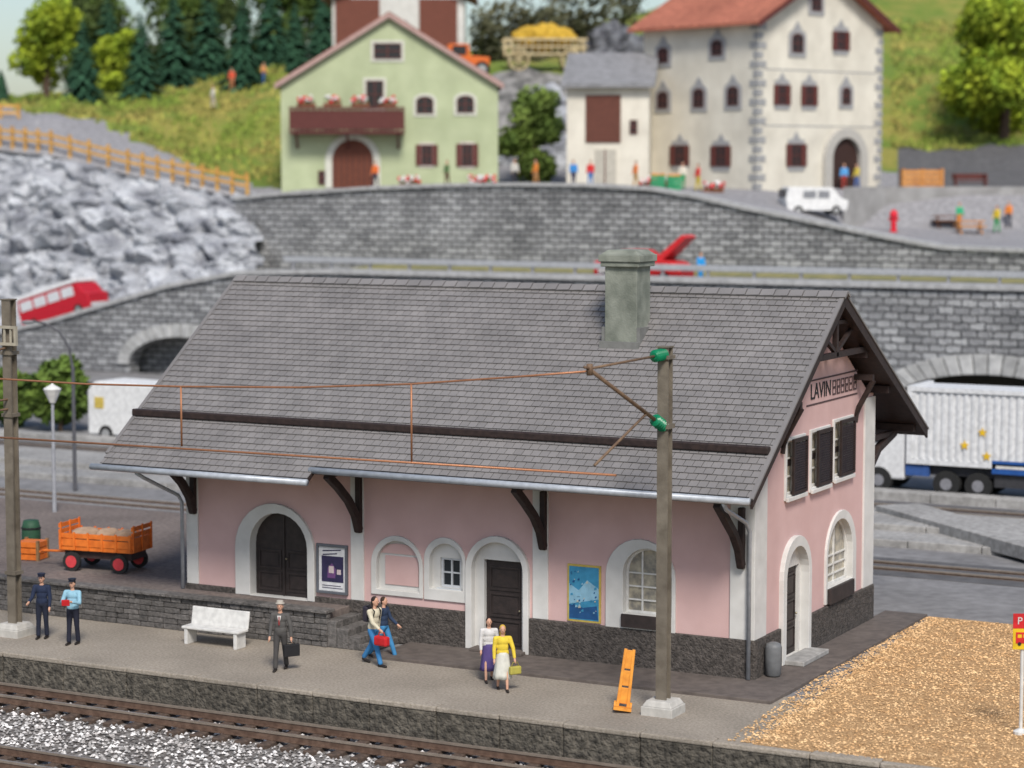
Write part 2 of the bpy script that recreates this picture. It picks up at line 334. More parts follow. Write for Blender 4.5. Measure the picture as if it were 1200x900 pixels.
mb=MB(); h=(hs[0]+hs[1])/2; mb.box(-.1,.1,-.02,.02,-.08,.08); o=mb.build('folder',red,bevel=.008); o.location=h+V((.02,-.05,-.02)); o.rotation_euler=(.2,0,face_cam); tag(o,'small red folder held by the officer in light blue shirt','folder')
_,hs=person(PZ(329,785),face_cam-.1,'man in dark grey suit and pale brimmed hat carrying a black briefcase',(.10,.095,.09),(.07,.066,.064),hat=((.5,.46,.4),'hat'),hair=(.4,.38,.35),arm=((10,8,15),(5,16,5)),leg=((12,2),(-12,5)),tie=(.25,.03,.03),sc=.97)
h=hs[1]; bc=thing('briefcase','black briefcase in the hand of the man in the grey suit','briefcase',(h.x,h.y,h.z-.04),face_cam+.5)
MB().box(-.2,.2,-.06,.06,-.34,-.05).build('case',black,bc,bevel=.015); MB().tube([(-.08,0,-.05),(-.07,0,0),(.07,0,0),(.08,0,-.05)],.012).build('handle',black,bc)
_,hs=person(PZ(438,779),R(80),'walking person in cream jumper and blue jeans with a dark rucksack, by the stone steps',(.66,.6,.45),(.05,.22,.48),hair=(.03,.02,.018),arm=((30,8,30),(-15,10,10)),leg=((25,8),(-22,12)),longhair=True,lean=4)
bk=thing('rucksack','dark rucksack with side straps on the back of the walker in cream jumper','bag',(PZ(438,779)[0],PZ(438,779)[1],0),R(80))
MB().box(-.13,.13,.09,.26,1.05,1.45).build('pack',flat((.04,.035,.05)),bk,bevel=.05)
for sx in(-1,1): MB().tube([(sx*.1,.14,1.44),(sx*.11,.0,1.48),(sx*.11,-.13,1.35),(sx*.13,-.08,1.12),(sx*.13,.1,1.08)],.018,6).build('strap',black,bk)
h=hs[0]
bg=thing('holdall','red holdall carried by the walker in cream jumper and jeans','bag',(h.x,h.y,h.z-.03),R(80))
MB().box(-.09,.09,-.2,.2,-.32,-.08).build('bag_body',red,bg,bevel=.05); MB().tube([(0,-.1,-.08),(0,-.07,.01),(0,.07,.01),(0,.1,-.08)],.012).build('handle',red,bg)
person(PZ(450,771),R(95),'person in dark coat and blue jeans walking beyond the rucksack wearer',(.03,.05,.10),(.06,.25,.5),hair=(.05,.03,.02),leg=((-22,10),(22,5)),arm=((-15,8,10),(20,8,30)),sc=.9)
person(PZ(573,798),R(35),'woman in white blouse and long purple skirt with dark hair, left of the pair',(.66,.64,.62),(.1,.1,.2),skirt=((.10,.07,.22),.3,.24),hair=(.03,.018,.015),arm=((10,8,20),(-10,10,5)),leg=((14,4),(-14,6)),longhair=True,sc=.88)
_,hs=person(PZ(589,809),R(35),'woman in yellow blouse and white skirt, right of the pair, carrying a yellow handbag',(.78,.58,.06),(.6,.6,.5),skirt=((.68,.67,.60),.32,.25),hair=(.6,.38,.06),arm=((5,8,20),(10,18,10)),leg=((-12,6),(14,3)),longhair=True,sc=.89)
h=hs[1]; hb=thing('handbag','olive yellow handbag hanging from the hand of the woman in yellow','bag',(h.x,h.y,h.z-.02),R(60))
MB().box(-.15,.15,-.055,.055,-.27,-.08).build('bag_body',flat((.45,.4,.08)),hb,bevel=.03); MB().tube([(-.1,0,-.08),(-.06,0,.01),(.06,0,.01),(.1,0,-.08)],.01).build('handle',flat((.3,.25,.05)),hb)
# ------------------------------------------------------------ terrain functions
def lerp_tab(tab,x):
    if x<=tab[0][0]: return tab[0][1]
    for (a,b),(c,d) in zip(tab,tab[1:]):
        if x<=c: k=(x-a)/(c-a); return b+(d-b)*k
    return tab[-1][1]
ZL=[(-95,-1),(-80,.6),(-69.8,2.8),(-60.9,5.15),(-56,6.0),(-50,6.2),(60,6.2)]
zl=lambda X:lerp_tab(ZL,X)
UW=[(onY(px,py,75).x,onY(px,py,75).z) for px,py in ((275,234),(330,229),(440,222),(520,219),(600,218),(690,219),(760,223),(810,231),(870,245),(930,257),(1000,272),(1060,284),(1105,292),(1300,300))]
zu=lambda X:lerp_tab(UW,X)
DR=[140,148,150.5,160,168,175,185,200,230,300,420]
TZ={-400:[13,13,13,14,15.5,16,17,18,18,10,0],0:[12.8,12.8,12.8,13.6,15.5,16.2,16.8,17.6,18,8,0],60:[12.3,12.3,12.3,13.6,15.5,16.3,17.3,18.2,19,10,0],
150:[11.5,11.5,11.5,12.6,14.9,16.6,18,19.2,20,12,0],300:[10.4,10.4,10.4,11.2,13.5,16.5,19,20.5,22,18,5],350:[10.8,10.8,10.8,11,12.5,17,19.5,21,22,18,5],
600:[11,11,11,11,13,19.5,20.5,21,24,28,20],740:[10.9,10.9,10.9,11,13,19,21,22,27,32,25],900:[10,10.8,10.9,11,12.5,15,19,22,30,38,30],980:[8.6,9.6,10.8,11,12.6,14.4,18.5,23,32,40,30],990:[8.4,8.4,10.7,10.9,12.6,14.3,18.5,23,32,40,30],
1050:[8,8.4,10.7,10.9,12.6,14.2,18.5,23,33,42,30],1300:[7.4,8.2,10.7,10.9,12.6,14.2,18.5,23,33,42,30],1700:[7.4,8.2,10.7,10.9,12.6,14.2,18.5,23,33,42,30]}
def tz(px,d):
    f=lambda c:lerp_tab(list(zip(DR,TZ[c])),d)
    ks=sorted(TZ)
    for a,b in zip(ks,ks[1:]):
        if px<=b: k=max(0,(px-a)/(b-a)); return f(a)*(1-k)+f(b)*k
    return f(ks[-1])
def at(px,d,dz=0): z=tz(px,d); p=xyD(px,d,z); return V((p.x,p.y,z+dz))
def twall(px): return (75.9-CAM.y)/(xyD(px,100)-CAM.xy.to_3d()).y*100
# ------------------------------------------------------------ background people
BP=[(440,150,(.75,.17,.04),(.05,.05,.07),'villager in orange jumper before the arched door of the green house'),
(524,149,(.12,.2,.08),(.12,.07,.04),'villager in dark green top at the right half of the green house front'),
(603,148,(.55,.53,.48),(.04,.04,.05),'villager in pale shirt and dark trousers just right of the green house'),
(628,148,(.8,.25,.05),(.5,.25,.1),'villager in orange coat standing between the green house and the annex'),
(672,148,(.05,.25,.6),(.05,.05,.1),'villager in blue top at the left corner of the annex'),
(692,147,(.65,.04,.04),(.06,.2,.5),'villager in red top and blue trousers before the annex door'),
(745,147,(.8,.22,.05),(.5,.3,.1),'villager in orange clothes at the right corner of the annex'),
(800,146,(.7,.65,.55),(.05,.35,.14),'villager in white top and green trousers by the wall before the white house'),
(818,145,(.7,.05,.04),(.65,.5,.05),'villager in red top and yellow trousers by the wall before the white house'),
(989,151,(.1,.35,.7),(.35,.05,.04),'person in blue top and dark red trousers, left of the two at the arched doorway'),
(1004,151,(.75,.6,.1),(.12,.2,.45),'person in yellow top and blue trousers, right of the two at the arched doorway'),
(250,176,(.7,.66,.62),(.5,.45,.42),'walker in white clothes on the grassy slope, leftmost of three'),
(272,183,(.7,.1,.05),(.5,.2,.1),'walker in red jumper on the grassy slope, middle of three'),
(309,184,(.7,.3,.12),(.06,.15,.4),'walker in orange top and blue trousers on the slope, rightmost of three'),
(1168,145,(.75,.55,.05),(.05,.35,.12),'person in yellow top and green trousers standing in the right yard'),
(1182,148,(.8,.25,.05),(.1,.1,.12),'person in orange top and dark trousers at the far right of the yard'),
(1124,146.6,(.05,.4,.2),(.7,.25,.05),'person in green top beside the picnic table in the right yard')]
for px,d,tc_,bc_,lb in BP:
    p=at(px,d); person(p,R(27)+random.uniform(-1.2,1.2),lb,tc_,bc_,vox=.03,leg=((8,2),(-8,4)))
p=onY(821,318,62.5); person((p.x,62.5,5.95),R(60),'person in bright blue overalls standing behind the red sports car',(.03,.33,.75),(.03,.33,.75),vox=.03)
# ------------------------------------------------------------ world & sun
w=bpy.data.worlds.new('World'); scene.world=w; w.use_nodes=True; nt=w.node_tree
sky=nt.nodes.new('ShaderNodeTexSky'); sky.sky_type='NISHITA'; sky.sun_disc=False; sky.sun_elevation=R(47); sky.sun_rotation=R(143); sky.air_density=1; sky.dust_density=1.5
nt.links.new(sky.outputs[0],nt.nodes['Background'].inputs[0]); nt.nodes['Background'].inputs[1].default_value=.13
ld=bpy.data.lights.new('sun','SUN'); ld.energy=3.5; ld.angle=R(15); ld.color=(1,.95,.88); lo=bpy.data.objects.new('sun',ld); C.objects.link(lo)
sd=V((math.sin(R(143))*math.cos(R(47)),math.cos(R(143))*math.cos(R(47)),math.sin(R(47)))); lo.rotation_euler=sd.to_track_quat('Z','Y').to_euler()
scene.view_settings.view_transform='Standard'; scene.view_settings.look='None'; scene.view_settings.exposure=0
# ------------------------------------------------------------ ground
struct(MB().add([(-2500,-1500,-.95),(2500,-1500,-.95),(2500,2500,-.95),(-2500,2500,-.95)],[(0,1,2,3)]).build('ground',grass),'grassy ground stretching to the horizon','ground')
struct(MB().add([(-80,-30,-.86),(60,-30,-.86),(60,-5.4,-.86),(-80,-5.4,-.86)],[(0,1,2,3)]).build('track_bed',ballm),'dark ballast bed under the railway tracks','ground')
struct(MB().box(-160,60,-5.3,60.2,-.9,-.012).build('asphalt_yard',asph),'grey asphalt yard around the station','road')
struct(MB().box(-80,2.2,-5.3,-1.0,-.5,0).build('platform',platm),'gritty grey brown station platform','platform')
struct(MB().add([(2.2,-5.45,.004),(60,-5.45,.004),(60,9.7,.004),(1.25,9.7,.004)],[(0,1,2,3)]).build('gravel_lot',tanm),'tan gravel lot beside the station','ground')
mb=MB(); mb.box(-9.3,1.2,-1.9,0,-.1,.08); mb.box(0,1.2,0,9.6,-.1,.08)
struct(mb.build('walkway',slabm,bevel=.015),'dark paved strip around the foot of the station','pavement')
mb=MB(); x=-60
while x<55:
    l=random.uniform(1.5,2.2); y0=-5.62+random.uniform(-.015,.015); z1=.004+random.uniform(-.006,.006); mb.box(x+.006,x+l-.006,y0,-5.28,-.9,-.12,random.random()); mb.box(x+.006,x+l-.006,y0-.02,-5.28,-.12,z1,.6,mi=1); x+=l
struct(mb.build('platform_edge',[edgem,platm],bevel=.03),'rough dark edge stones of the platform','platform')
mb=MB(); mb.box(-80,-11.1,-1.2,0,-.1,.85); mb.box(-80,-16.1,0,11,-.1,.85)
struct(mb.build('loading_platform',platm2,bevel=.02),'raised brown loading platform left of the station','platform')
mb=MB()
for r in range(6):
    x=-46+(r%2)*.2
    while x<-11.0:
        l=random.uniform(.28,.5); y0=-1.34+random.uniform(-.02,.02); mb.box(x+.008,min(x+l,-10.98)-.008,y0,-1.15,r*.145+.006,(r+1)*.145-.006,random.random()); x+=l
x=-46
while x<-11:
    l=random.uniform(.5,.75); mb.box(x+.006,min(x+l,-10.95)-.006,-1.42,-1.0,.87,.95,random.random()); x+=l
struct(mb.build('loading_platform_wall',stonem,bevel=.015),'dark stone block front of the loading platform','wall')
t=thing('stone_steps','short flight of dark stone steps from loading platform down to the platform','steps',(-11.1,-1.3,0))
for k in range(4):
    mb=MB(); z0=.85-.17*(k+1)
    for j in range(4): mb.box(k*.36+.005,(k+1)*.36,.0+j*.33+.005,.33*(j+1),0,z0+.0,random.random())
    mb.build('step',stonem,t,bevel=.02)
def track(label,yc,z,x0,x1,n,g=1.0,group=None):
    t=thing('railway_track',label,'railway track',(0,yc,z),0,group)
    for s in(-1,1):
        mb=MB(); y=s*g/2; mb.box(x0,x1,y-.055,y+.055,0,.03); mb.box(x0,x1,y-.015,y+.015,.03,.15); mb.box(x0,x1,y-.035,y+.035,.15,.2,mi=1)
        mb.build('rail',[railm,railtop],t)
    if n:
        base=None
        for i in range(n):
            if base is None: base=MB().box(-.13,.13,-.95,.95,-.12,-.005).build('sleeper',sleepm,t,bevel=.02); base.location=(x0,0,0)
            else:
                c=base.copy(); C.objects.link(c); c.parent=t; c.location=(x0+(x1-x0)*i/n,random.uniform(-.02,.02),0)
    return t
track('rusty railway track running right beside the platform edge',-6.85,-.76,-24,8,52)
track('rusty railway track crossing the bottom left corner of the view',-11.65,-.76,-22,0,34)
track('rails set in the asphalt directly behind the station',16.6,-.1,-60,40,0)
track('rails between the two far kerb platforms',28.2,-.1,-70,40,0)
def bed(x0,x1,y0,y1,name,lb):
    n=int((x1-x0)*(y1-y0)*70); mb=MB()
    for i in range(n):
        x=random.uniform(x0,x1); y=random.uniform(y0,y1); s=random.uniform(.028,.06)
        if -7.42<y<-6.28 and abs(abs(y+6.85)-.5)<.07: continue
        if -12.3<y<-11 and abs(abs(y+11.65)-.5)<.07: continue
        if -7.8<y<-5.9 and (x+24)%(32/52)<.16 and random.random()<.7: continue
        z=-.85+s*.4; a=random.uniform(0,6.3); q=[V((math.cos(a+k*PI/2)*s*random.uniform(.8,1.3),math.sin(a+k*PI/2)*s*random.uniform(.8,1.3),random.uniform(-.3,.3)*s)) for k in range(4)]
        p=V((x,y,z)); mb.add([p+k for k in q]+[p+V((0,0,s*.8)),p-V((0,0,s*.5))],[(0,1,4),(1,2,4),(2,3,4),(3,0,4),(1,0,5),(2,1,5)],random.random())
    o=mb.build(name,ballst,uv=False,fix=False); tag(o,lb,'ballast',kind='stuff')
bed(-21,5,-13,-5.68,'ballast','grey and white ballast stones between the rails')
mb=MB()
for i in range(26000):
    u=random.random(); y=-5.4+15*random.random()**1.0; xl=2.2-(y+5.4)*.063; x=xl+(random.uniform(-.25,9) if u<.9 else random.uniform(-.6,.4))
    s=random.uniform(.015,.036); a=random.uniform(0,6.3); p=V((x,y,.006+s*.3))
    q=[V((math.cos(a+k*PI/2)*s*random.uniform(.7,1.5),math.sin(a+k*PI/2)*s*random.uniform(.7,1.5),random.uniform(-.3,.3)*s)) for k in range(4)]
    mb.add([p+k for k in q]+[p+V((0,0,s*.7))],[(0,1,4),(1,2,4),(2,3,4),(3,0,4)],random.random())
tag(mb.build('gravel',tanst,uv=False,fix=False),'loose tan gravel chips covering the lot','gravel',kind='stuff')
for (y0,y1,z,x0,x1,lb) in ((20.3,22.2,.22,-90,50,'nearer low concrete kerb platform behind the station'),(22.2,25.5,.42,-90,50,'stepped back half of the concrete kerb platform behind the station'),(30.3,31.2,.3,-90,50,'far narrow concrete kerb along the truck road')):
    mb=MB(); x=x0
    while x<x1: mb.box(x+.01,x+2.4,y0,y1,-.05,z+random.uniform(-.01,.01)); x+=2.42
    struct(mb.build('kerb_platform',kerbm,bevel=.03),lb,'platform')
struct(MB().box(-90,50,26.4,30,-.05,.004).build('dark_track_strip',asphd),'dark strip around the far rails','ground')
struct(MB().box(-16,50,15.2,18.2,-.05,.004).build('near_track_strip',asphd),'dark strip around the rails behind the station','ground')
mb=MB(); mb.hexa([V((-5.5,24.8,.1)),V((3.5,17.2,.1)),V((4.7,18.2,.1)),V((-4.3,25.9,.1))],[V((-5.5,24.8,.62)),V((3.5,17.2,.5)),V((4.7,18.2,.5)),V((-4.3,25.9,.62))])
struct(mb.build('kerb_ramp',kerbm,bevel=.03),'diagonal concrete ramp kerb at the right','ramp')
# ------------------------------------------------------------ STATION
st=thing('station_building','pink plastered railway station with grey slate roof, dark brown eaves braces and arched openings','station')
XL=-16.18; W=8.37; RY,RZ=4.23,8.95; sl=.726; rsl=.59
E=.006
op={}
op['dl']=prF(278,590,370,699); op['ni']=prF(436,628,496,698); op['sw']=prF(498,630,546,704); op['dm']=prF(548,628,621,767); op['wr']=prF(711,632,792,741)
o_=list(op['dl']); o_[2]=.86; op['dl']=tuple(o_); o_=list(op['dm']); o_[2]=.09; op['dm']=tuple(o_)
gp={}
gp['gd']=prG(913,628,946,768); gp['gw']=prG(966,598,1001,700); o_=list(gp['gd']); o_[2]=.09; gp['gd']=tuple(o_)
gws=[prG(919,511,942,583),prG(948,501,971,573),prG(975,489,998,561)]
mb=MB(); mb.plate(rect(XL,0,-.3,5.62),[arch(*v) for v in op.values()],0,.3,FRf)
mb.build('front_wall',pink,st)
mb=MB(); mb.plate([(.3,-.3),(W-.3,-.3),(W-.3,6.1),(RY,8.6),(.3,5.85)],[arch(*v) for v in gp.values()]+[rect(*v) for v in gws],0,.3,FRg); mb.build('gable_wall',pink,st)
mb=MB(); mb.plate([(.3,-.3),(W-.3,-.3),(W-.3,6.1),(RY,8.6),(.3,5.85)],[],-XL-.3,-XL,FRg); mb.build('gable_wall',pink,st)
MB().box(XL,0,W-.3,W,-.3,6.15).build('rear_wall',pink,st)
MB().box(XL+.35,-.35,.36,W-.36,.0,.1).build('interior_floor',flat((.1,.08,.06)),st)
def ring(name,fr,o,i,d0,d1,parent,mat,ao=True,ai=True,fill=None):
    oo=(o[0]-E,o[1]+E,o[2]-E,o[3]+E)
    mb=MB(); mb.plate(arch(*oo) if ao else rect(*oo),[arch(*i) if ai else rect(*i)],d0,d1,fr); return mb.build(name,mat,parent,bevel=.012)
def win_content(fr,i,d,parent,arched=True,cols=2,rows=3,glassmat=None,fm=None):
    fm=fm or whitef; u0,u1,v0,v1=i; f=.06; w_=(u1-u0)/2
    wn=MB().plate(arch(*i) if arched else rect(*i),[],d+.03,d+.05,fr).build('window',glassmat or glass,parent)
    mb=MB(); inn=(u0+f,u1-f,v0+f,v1-f); mb.plate(arch(*i) if arched else rect(*i),[arch(*inn) if arched else rect(*inn)],d-.03,d+.029,fr)
    mb.build('frame',fm,wn,bevel=.006); mb=MB()
    for k in range(1,cols): u=u0+(u1-u0)*k/cols; mb.plate(rect(u-.02,u+.02,v0+f,v1-f*.5),[],d-.018,d+.028,fr)
    vt=v1-(w_ if arched else 0)
    for k in range(1,rows+(1 if arched else 0)): v=v0+(vt-v0)*k/rows; mb.plate(rect(u0+f,u1-f,v-.018,v+.018),[],d-.012,d+.027,fr)
    mb.build('glazing_bar',fm,wn); return wn
def door(fr,i,d,parent,arched=False,double=False,mat=None):
    mat=mat or doorm; u0,u1,v0,v1=i
    dd=MB().plate(arch(*i) if arched else rect(*i),[],d,d+.06,fr).build('door',mat,parent)
    leaves_=[(u0,(u0+u1)/2),((u0+u1)/2,u1)] if double else [(u0,u1)]
    mb=MB(); vt=v1-((u1-u0)/2 if arched else 0); g=.07; top=vt-.02 if arched else v1-g
    for a,b in leaves_:
        n=2 if double else 3
        for k in range(n):
            z0=v0+.12+(top-v0-.15)*k/n; z1=v0+.05+(top-v0-.15)*(k+1)/n
            mb.plate(rect(a+.1,b-.08,z0,z1),[rect(a+.15,b-.13,z0+.05,z1-.05)],d-.03,d-.001,fr)
            mb.plate(rect(a+.19,b-.17,z0+.09,z1-.09),[],d-.015,d-.001,fr)
    mb.build('panel_moulding',mat,dd,bevel=.006)
    if double: MB().plate(rect((u0+u1)/2-.03,(u0+u1)/2+.03,v0,v1-.04),[],d-.035,d-.002,fr).build('cover_strip',mat,dd)
    ux=(u0+u1)/2+.1 if double else u1-.1
    mb=MB(); p=V(fr(ux,v0+1.0,d-.06)); mb.ell(p,(.03,.03,.03)); mb.build('handle',flat((.4,.35,.25),.3,.8),dd,smooth=True)
    return dd
i=prF(295,601,362,699); i=(i[0],i[1],.87,i[3]); ring('door_surround',FRf,op['dl'],i,-.1,.3,st,whitep); door(FRf,i,.2,st,True,True)
i=prF(442,634,492,692); ring('niche_surround',FRf,op['ni'],i,-.05,.3,st,whitep); nb=MB().plate(arch(*i),[],.1,.2,FRf).build('niche_back',whitep,st)
q=prF(452,652,491,686,.1); MB().plate(rect(*q),[],.07,.098,FRf).build('niche_panel',pink,st,bevel=.01)
u0,u1,v0,v1=prF(447,637,489,649,.1); MB().plate(arch(u0,u1,v0,v1,rise=(v1-v0)*.95),[],.075,.099,FRf).build('niche_lunette',pink,st)
i=prF(504,637,543,691); ring('window_surround',FRf,op['sw'],i,-.05,.3,st,whitep)
q=prF(516,654,540,689,.12); 
mb=MB(); mb.plate(arch(*i),[rect(*q)],.12,.28,FRf); mb.build('recess_back',whitep,st); win_content(FRf,q,.2,st,False,2,2,fm=flat((.6,.62,.65)))
MB().plate(rect(q[0]-.06,q[1]+.06,q[2]-.1,q[2]-.005),[],.02,.115,FRf).build('window_sill',bluew,st)
i=prF(555,635,615,767); i=(i[0],i[1],.095,i[3]); ring('door_surround',FRf,op['dm'],i,-.12,.3,st,whitep)
q=prF(568,657,612,767,.1); q=(q[0],q[1],.1,q[3]); mb=MB(); mb.plate(arch(*i),[rect(q[0],q[1],.12,q[3])],.08,.28,FRf); mb.build('recess_back',whitep,st); door(FRf,(q[0],q[1],.1,q[3]),.2,st)
MB().box(q[0]-.2,q[1]+.2,-.35,.05,.081,.16).build('door_step',slabm,st,bevel=.015)
i=prF(731,643,788,721); ring('window_surround',FRf,op['wr'],i,-.06,.3,st,whitep); win_content(FRf,i,.16,st,True,3,3,glassl)
MB().plate(rect(i[0]-.02,i[1]-.1,i[2]-.32,i[2]+.0),[],-.14,-.07,FRf).build('window_sill',doorm,st,bevel=.02)
i=prG(917,640,943,765); i=(i[0],i[1],.095,i[3]); ring('door_surround',FRg,gp['gd'],i,-.12,.3,st,whitep)
mb=MB(); q=(i[0]+.12,i[1]-.12,.12,i[3]-.55); mb.plate(arch(*i),[rect(*q)],.12,.28,FRg); mb.build('recess_back',whitep,st); door(FRg,(q[0],q[1],.1,q[3]),.2,st)
MB().box(.02,.6,i[0]-.1,i[1]+.15,.081,.2).build('door_step',kerbm,st,bevel=.02)
i=prG(968,608,997,683); ring('window_surround',FRg,gp['gw'],i,-.06,.3,st,whitep); win_content(FRg,i,.14,st,True,2,3,glassl)
MB().plate(rect(i[0]-.05,i[1]-.1,i[2]-.4,i[2]),[],-.16,-.07,FRg).build('window_sill',doorm,st,bevel=.02)
for g in gws:
    i=(g[0]+.09,g[1]-.09,g[2]+.1,g[3]-.08)
    ring('window_surround',FRg,g,i,-.05,.3,st,whitep,False,False)
    wn=win_content(FRg,i,.06,st,False,2,3,glassl)
    MB().plate(rect(g[0]+.0,g[1]-.0,g[2]-.03,g[2]+.07),[],-.12,-.055,FRg).build('window_sill',whitep,wn,bevel=.01)
    a,b=i[0]+(i[1]-i[0])*.24,i[1]+.08
    mb=MB(); mb.plate(rect(a,b,i[2]-.0,i[3]+.03),[rect(a+.06,b-.06,i[2]+.07,i[3]-.06)],-.12,-.06,FRg)
    z=i[2]+.08
    while z<i[3]-.09:
        mb.hexa([V((.06,a+.06,z)),V((.06,b-.06,z)),V((.075,b-.06,z+.01)),V((.075,a+.06,z+.01))],[V((.09,a+.06,z-.04)),V((.09,b-.06,z-.04)),V((.105,b-.06,z-.03)),V((.105,a+.06,z-.03))]); z+=.06
    mb.build('shutter',brownd,wn)
dl,dm=op['dl'],op['dm']; gd=gp['gd']; PH=1.0
mb=MB()
for a,b,z0 in ((XL-.08,dl[0],.8),(dl[1],dm[0],.0),(dm[1],.08,0.0)): mb.box(a,b,-.08,.02,z0,PH+random.uniform(0,.001))
mb.box(-.02,.08,.02,gd[0],0,PH); mb.box(-.02,.079,gd[1],W+.08,0,PH); mb.box(XL-.08,XL+.02,.02,W,.0,PH); mb.box(XL-.08,-.02,W-.02,W+.08,0,PH)
mb.build('plinth',plinthm,st,bevel=.03)
def pil(*b): MB().box(*b).build('pilaster',whitep,st,bevel=.012)
zb=PH+.003
pil(-.58,.05,-.05,.72,zb,5.35); pil(-.4,.05,W-.75,W+.05,zb,6.05); pil(XL-.05,onY(233,620,0).x,-.05,.6,zb,5.5)
for a,b in ((412,427),(625,643)):
    pil(onY(a,640,0).x,onY(b,640,0).x,-.05,.05,zb,5.55)
pil(XL-.05,XL+.3,W-.6,W+.05,zb,6.05)
X0,X1=-17.45,.6
def prism(mb,poly,x0,x1,mi=0): mb.plate(poly,[],-x1,-x0,FRg,mi=mi)
zf=lambda y:RZ-sl*(RY-y)
zr=lambda y:RZ-rsl*(y-RY)
mb=MB()
prism(mb,[(-1.69,zf(-1.69)-.03),(-1.69,zf(-1.69)-.13),(-.05,zf(-.05)-.24),(RY,RZ-.3),(11,zr(11)-.2),(11,zr(11)-.03),(RY,RZ-.03)],X0,X1)
prism(mb,[(-2.05,zf(-2.05)-.03),(-2.05,zf(-2.05)-.13),(-1.69,zf(-1.69)-.131),(-1.69,zf(-1.69)-.031)],X0,-11.05)
roof=mb.build('roof',brownd,st)
mb=MB()
def slates(front):
    s_=sl if front else rsl; al=math.atan(s_); dirn=1 if front else -1
    sv=V((0,dirn*math.cos(al),math.sin(al))); nv=V((0,-dirn*math.sin(al),math.cos(al)))
    step=.178; sw_=.235; y=-2.05 if front else 11.0; k=0; total=(RY-y)*dirn
    while k*step<total-.05:
        yy=y+dirn*k*step; z=(zf(yy) if front else zr(yy)); x=X0-.03+(0 if k%2 else -sw_/2)
        xe=X1+.03
        if front and yy<-1.69-.02: xe=-11.05
        while x<xe:
            a=max(x,X0-.03)+.008; b=min(x+sw_,xe)-.008
            if b-a>.03:
                p=V((0,yy,z)); l=min(.26,(total-k*step)/math.cos(al)); j=random.uniform(-.003,.003); lift=.042+random.uniform(-.003,.003)
                lo_=p-sv*(.03+j); hi_=p+sv*l
                def P(xx,q,n): return V((xx,q.y,q.z))+nv*n
                mb.hexa([P(a,lo_,lift-.028),P(b,lo_,lift-.028),P(b,hi_,-.015),P(a,hi_,-.015)],[P(a,lo_,lift),P(b,lo_,lift+random.uniform(-.0015,.0015)),P(b,hi_,.003),P(a,hi_,.003)],random.random())
            x+=sw_
        k+=1
slates(True); slates(False)
mb.build('slate_covering',slate,roof,uv=False,tint=True)
mb=MB(); x=X0-.05
while x<X1+.02:
    for s_,sg in ((sl,1),(rsl,-1)):
        al=math.atan(s_); c=V((0,-sg*math.cos(al),-math.sin(al))); nv=V((0,-sg*math.sin(al),math.cos(al)))
        a=x+.01;b=x+.37; top=V((0,RY,RZ+.07)); q0=top; q1=top+c*.24
        mb.hexa([V((a,q.y,q.z)) for q in (q0-nv*.03,q1-nv*.03)]+[V((b,q.y,q.z)) for q in (q1-nv*.03,q0-nv*.03)],[V((a,q.y,q.z))+nv*.02 for q in (q0,q1)]+[V((b,q.y,q.z))+nv*.035 for q in (q1,q0)],random.random())
    x+=.38
mb.build('ridge_tiles',slate,roof,uv=False,tint=True)
yb=-.55; mb=MB(); mb.box(X0-.08,X1-.02,yb-.1,yb+.1,zf(yb)+.02,zf(yb)+.2); mb.build('snow_guard',brownd,roof,bevel=.03)
gy=-1.69; gz=zf(gy)-.09
MB().tube([(-11.15,gy-.13,gz),(X1+.02,gy-.13,gz)],.085,10).build('gutter',gutm,st,smooth=True)
MB().tube([(X0-.25,-2.18,zf(-2.05)-.09),(-11.0,-2.18,zf(-2.05)-.09)],.085,10).build('gutter',gutm,st,smooth=True)
MB().tube([(X0,11.1,zr(11)-.1),(X1,11.1,zr(11)-.1)],.08,8).build('gutter',gutm,st,smooth=True)
x_=onY(877,700,-.2).x
MB().tube([(x_,-1.8,gz-.05),(x_,-1.6,gz-.25),(x_,-.4,3.85),(x_,-.16,3.6),(x_,-.16,.1)],.05,10).build('downpipe',gutm,st,smooth=True)
x_=XL-.12
MB().tube([(x_,-2.1,4.2),(x_,-1.8,4.05),(x_,-.3,3.4),(x_,-.14,3.2),(x_,-.14,.86)],.05,10).build('downpipe',gutm,st,smooth=True)
mb=MB(); mb.box(X0,X1,-1.7,-1.66,zf(-1.69)-.2,zf(-1.69)-.03); mb.build('fascia',brownd,st)
for X in (X1,X0-.06):
    mb=MB(); prism(mb,[(-1.75,zf(-1.75)-.0),(-1.75,zf(-1.75)-.22),(RY,RZ-.30),(11.05,zr(11.05)-.24),(11.05,zr(11.05)+.0),(RY,RZ+.0)],X,X+.06); mb.build('bargeboard',brownd,roof)
    mb=MB()
    for s_,y0,y1,zz in ((sl,-1.78,RY,zf),(rsl,RY,11.08,zr)): mb.bar((X+.03,y0,zz(y0)+.03),(X+.03,y1,zz(y1)+.03),.11,.05)
    mb.build('verge_trim',slate,roof)
for y in (-1.3,0.0,1.7,RY-.1,6.4,8.2,10.4):
    z=(zf(y) if y<RY else zr(y))-.33 if y not in(-1.3,10.4) else (zf(y)-.25 if y<0 else zr(y)-.27)
    MB().box(-.2 if y not in (-1.3,10.4) else -16,.5,y-.09,y+.09,z-.12,z+.08).build('purlin',brownd,roof,bevel=.015)
mb=MB(); X=.42
mb.bar((X,RY,RZ-.3),(X,RY,RZ-1.55),.13,.13,(1,0,0)); mb.bar((X,RY-1.7,RZ-1.5),(X,RY+2.1,RZ-1.5),.13,.15); mb.bar((X,RY,RZ-1.45),(X,RY-1.1,RZ-.9),.1,.1); mb.bar((X,RY,RZ-1.45),(X,RY+1.25,RZ-.85),.1,.1)
mb.bar((X,RY-.75,RZ-.7),(X,RY+.8,RZ-.7),.1,.1)
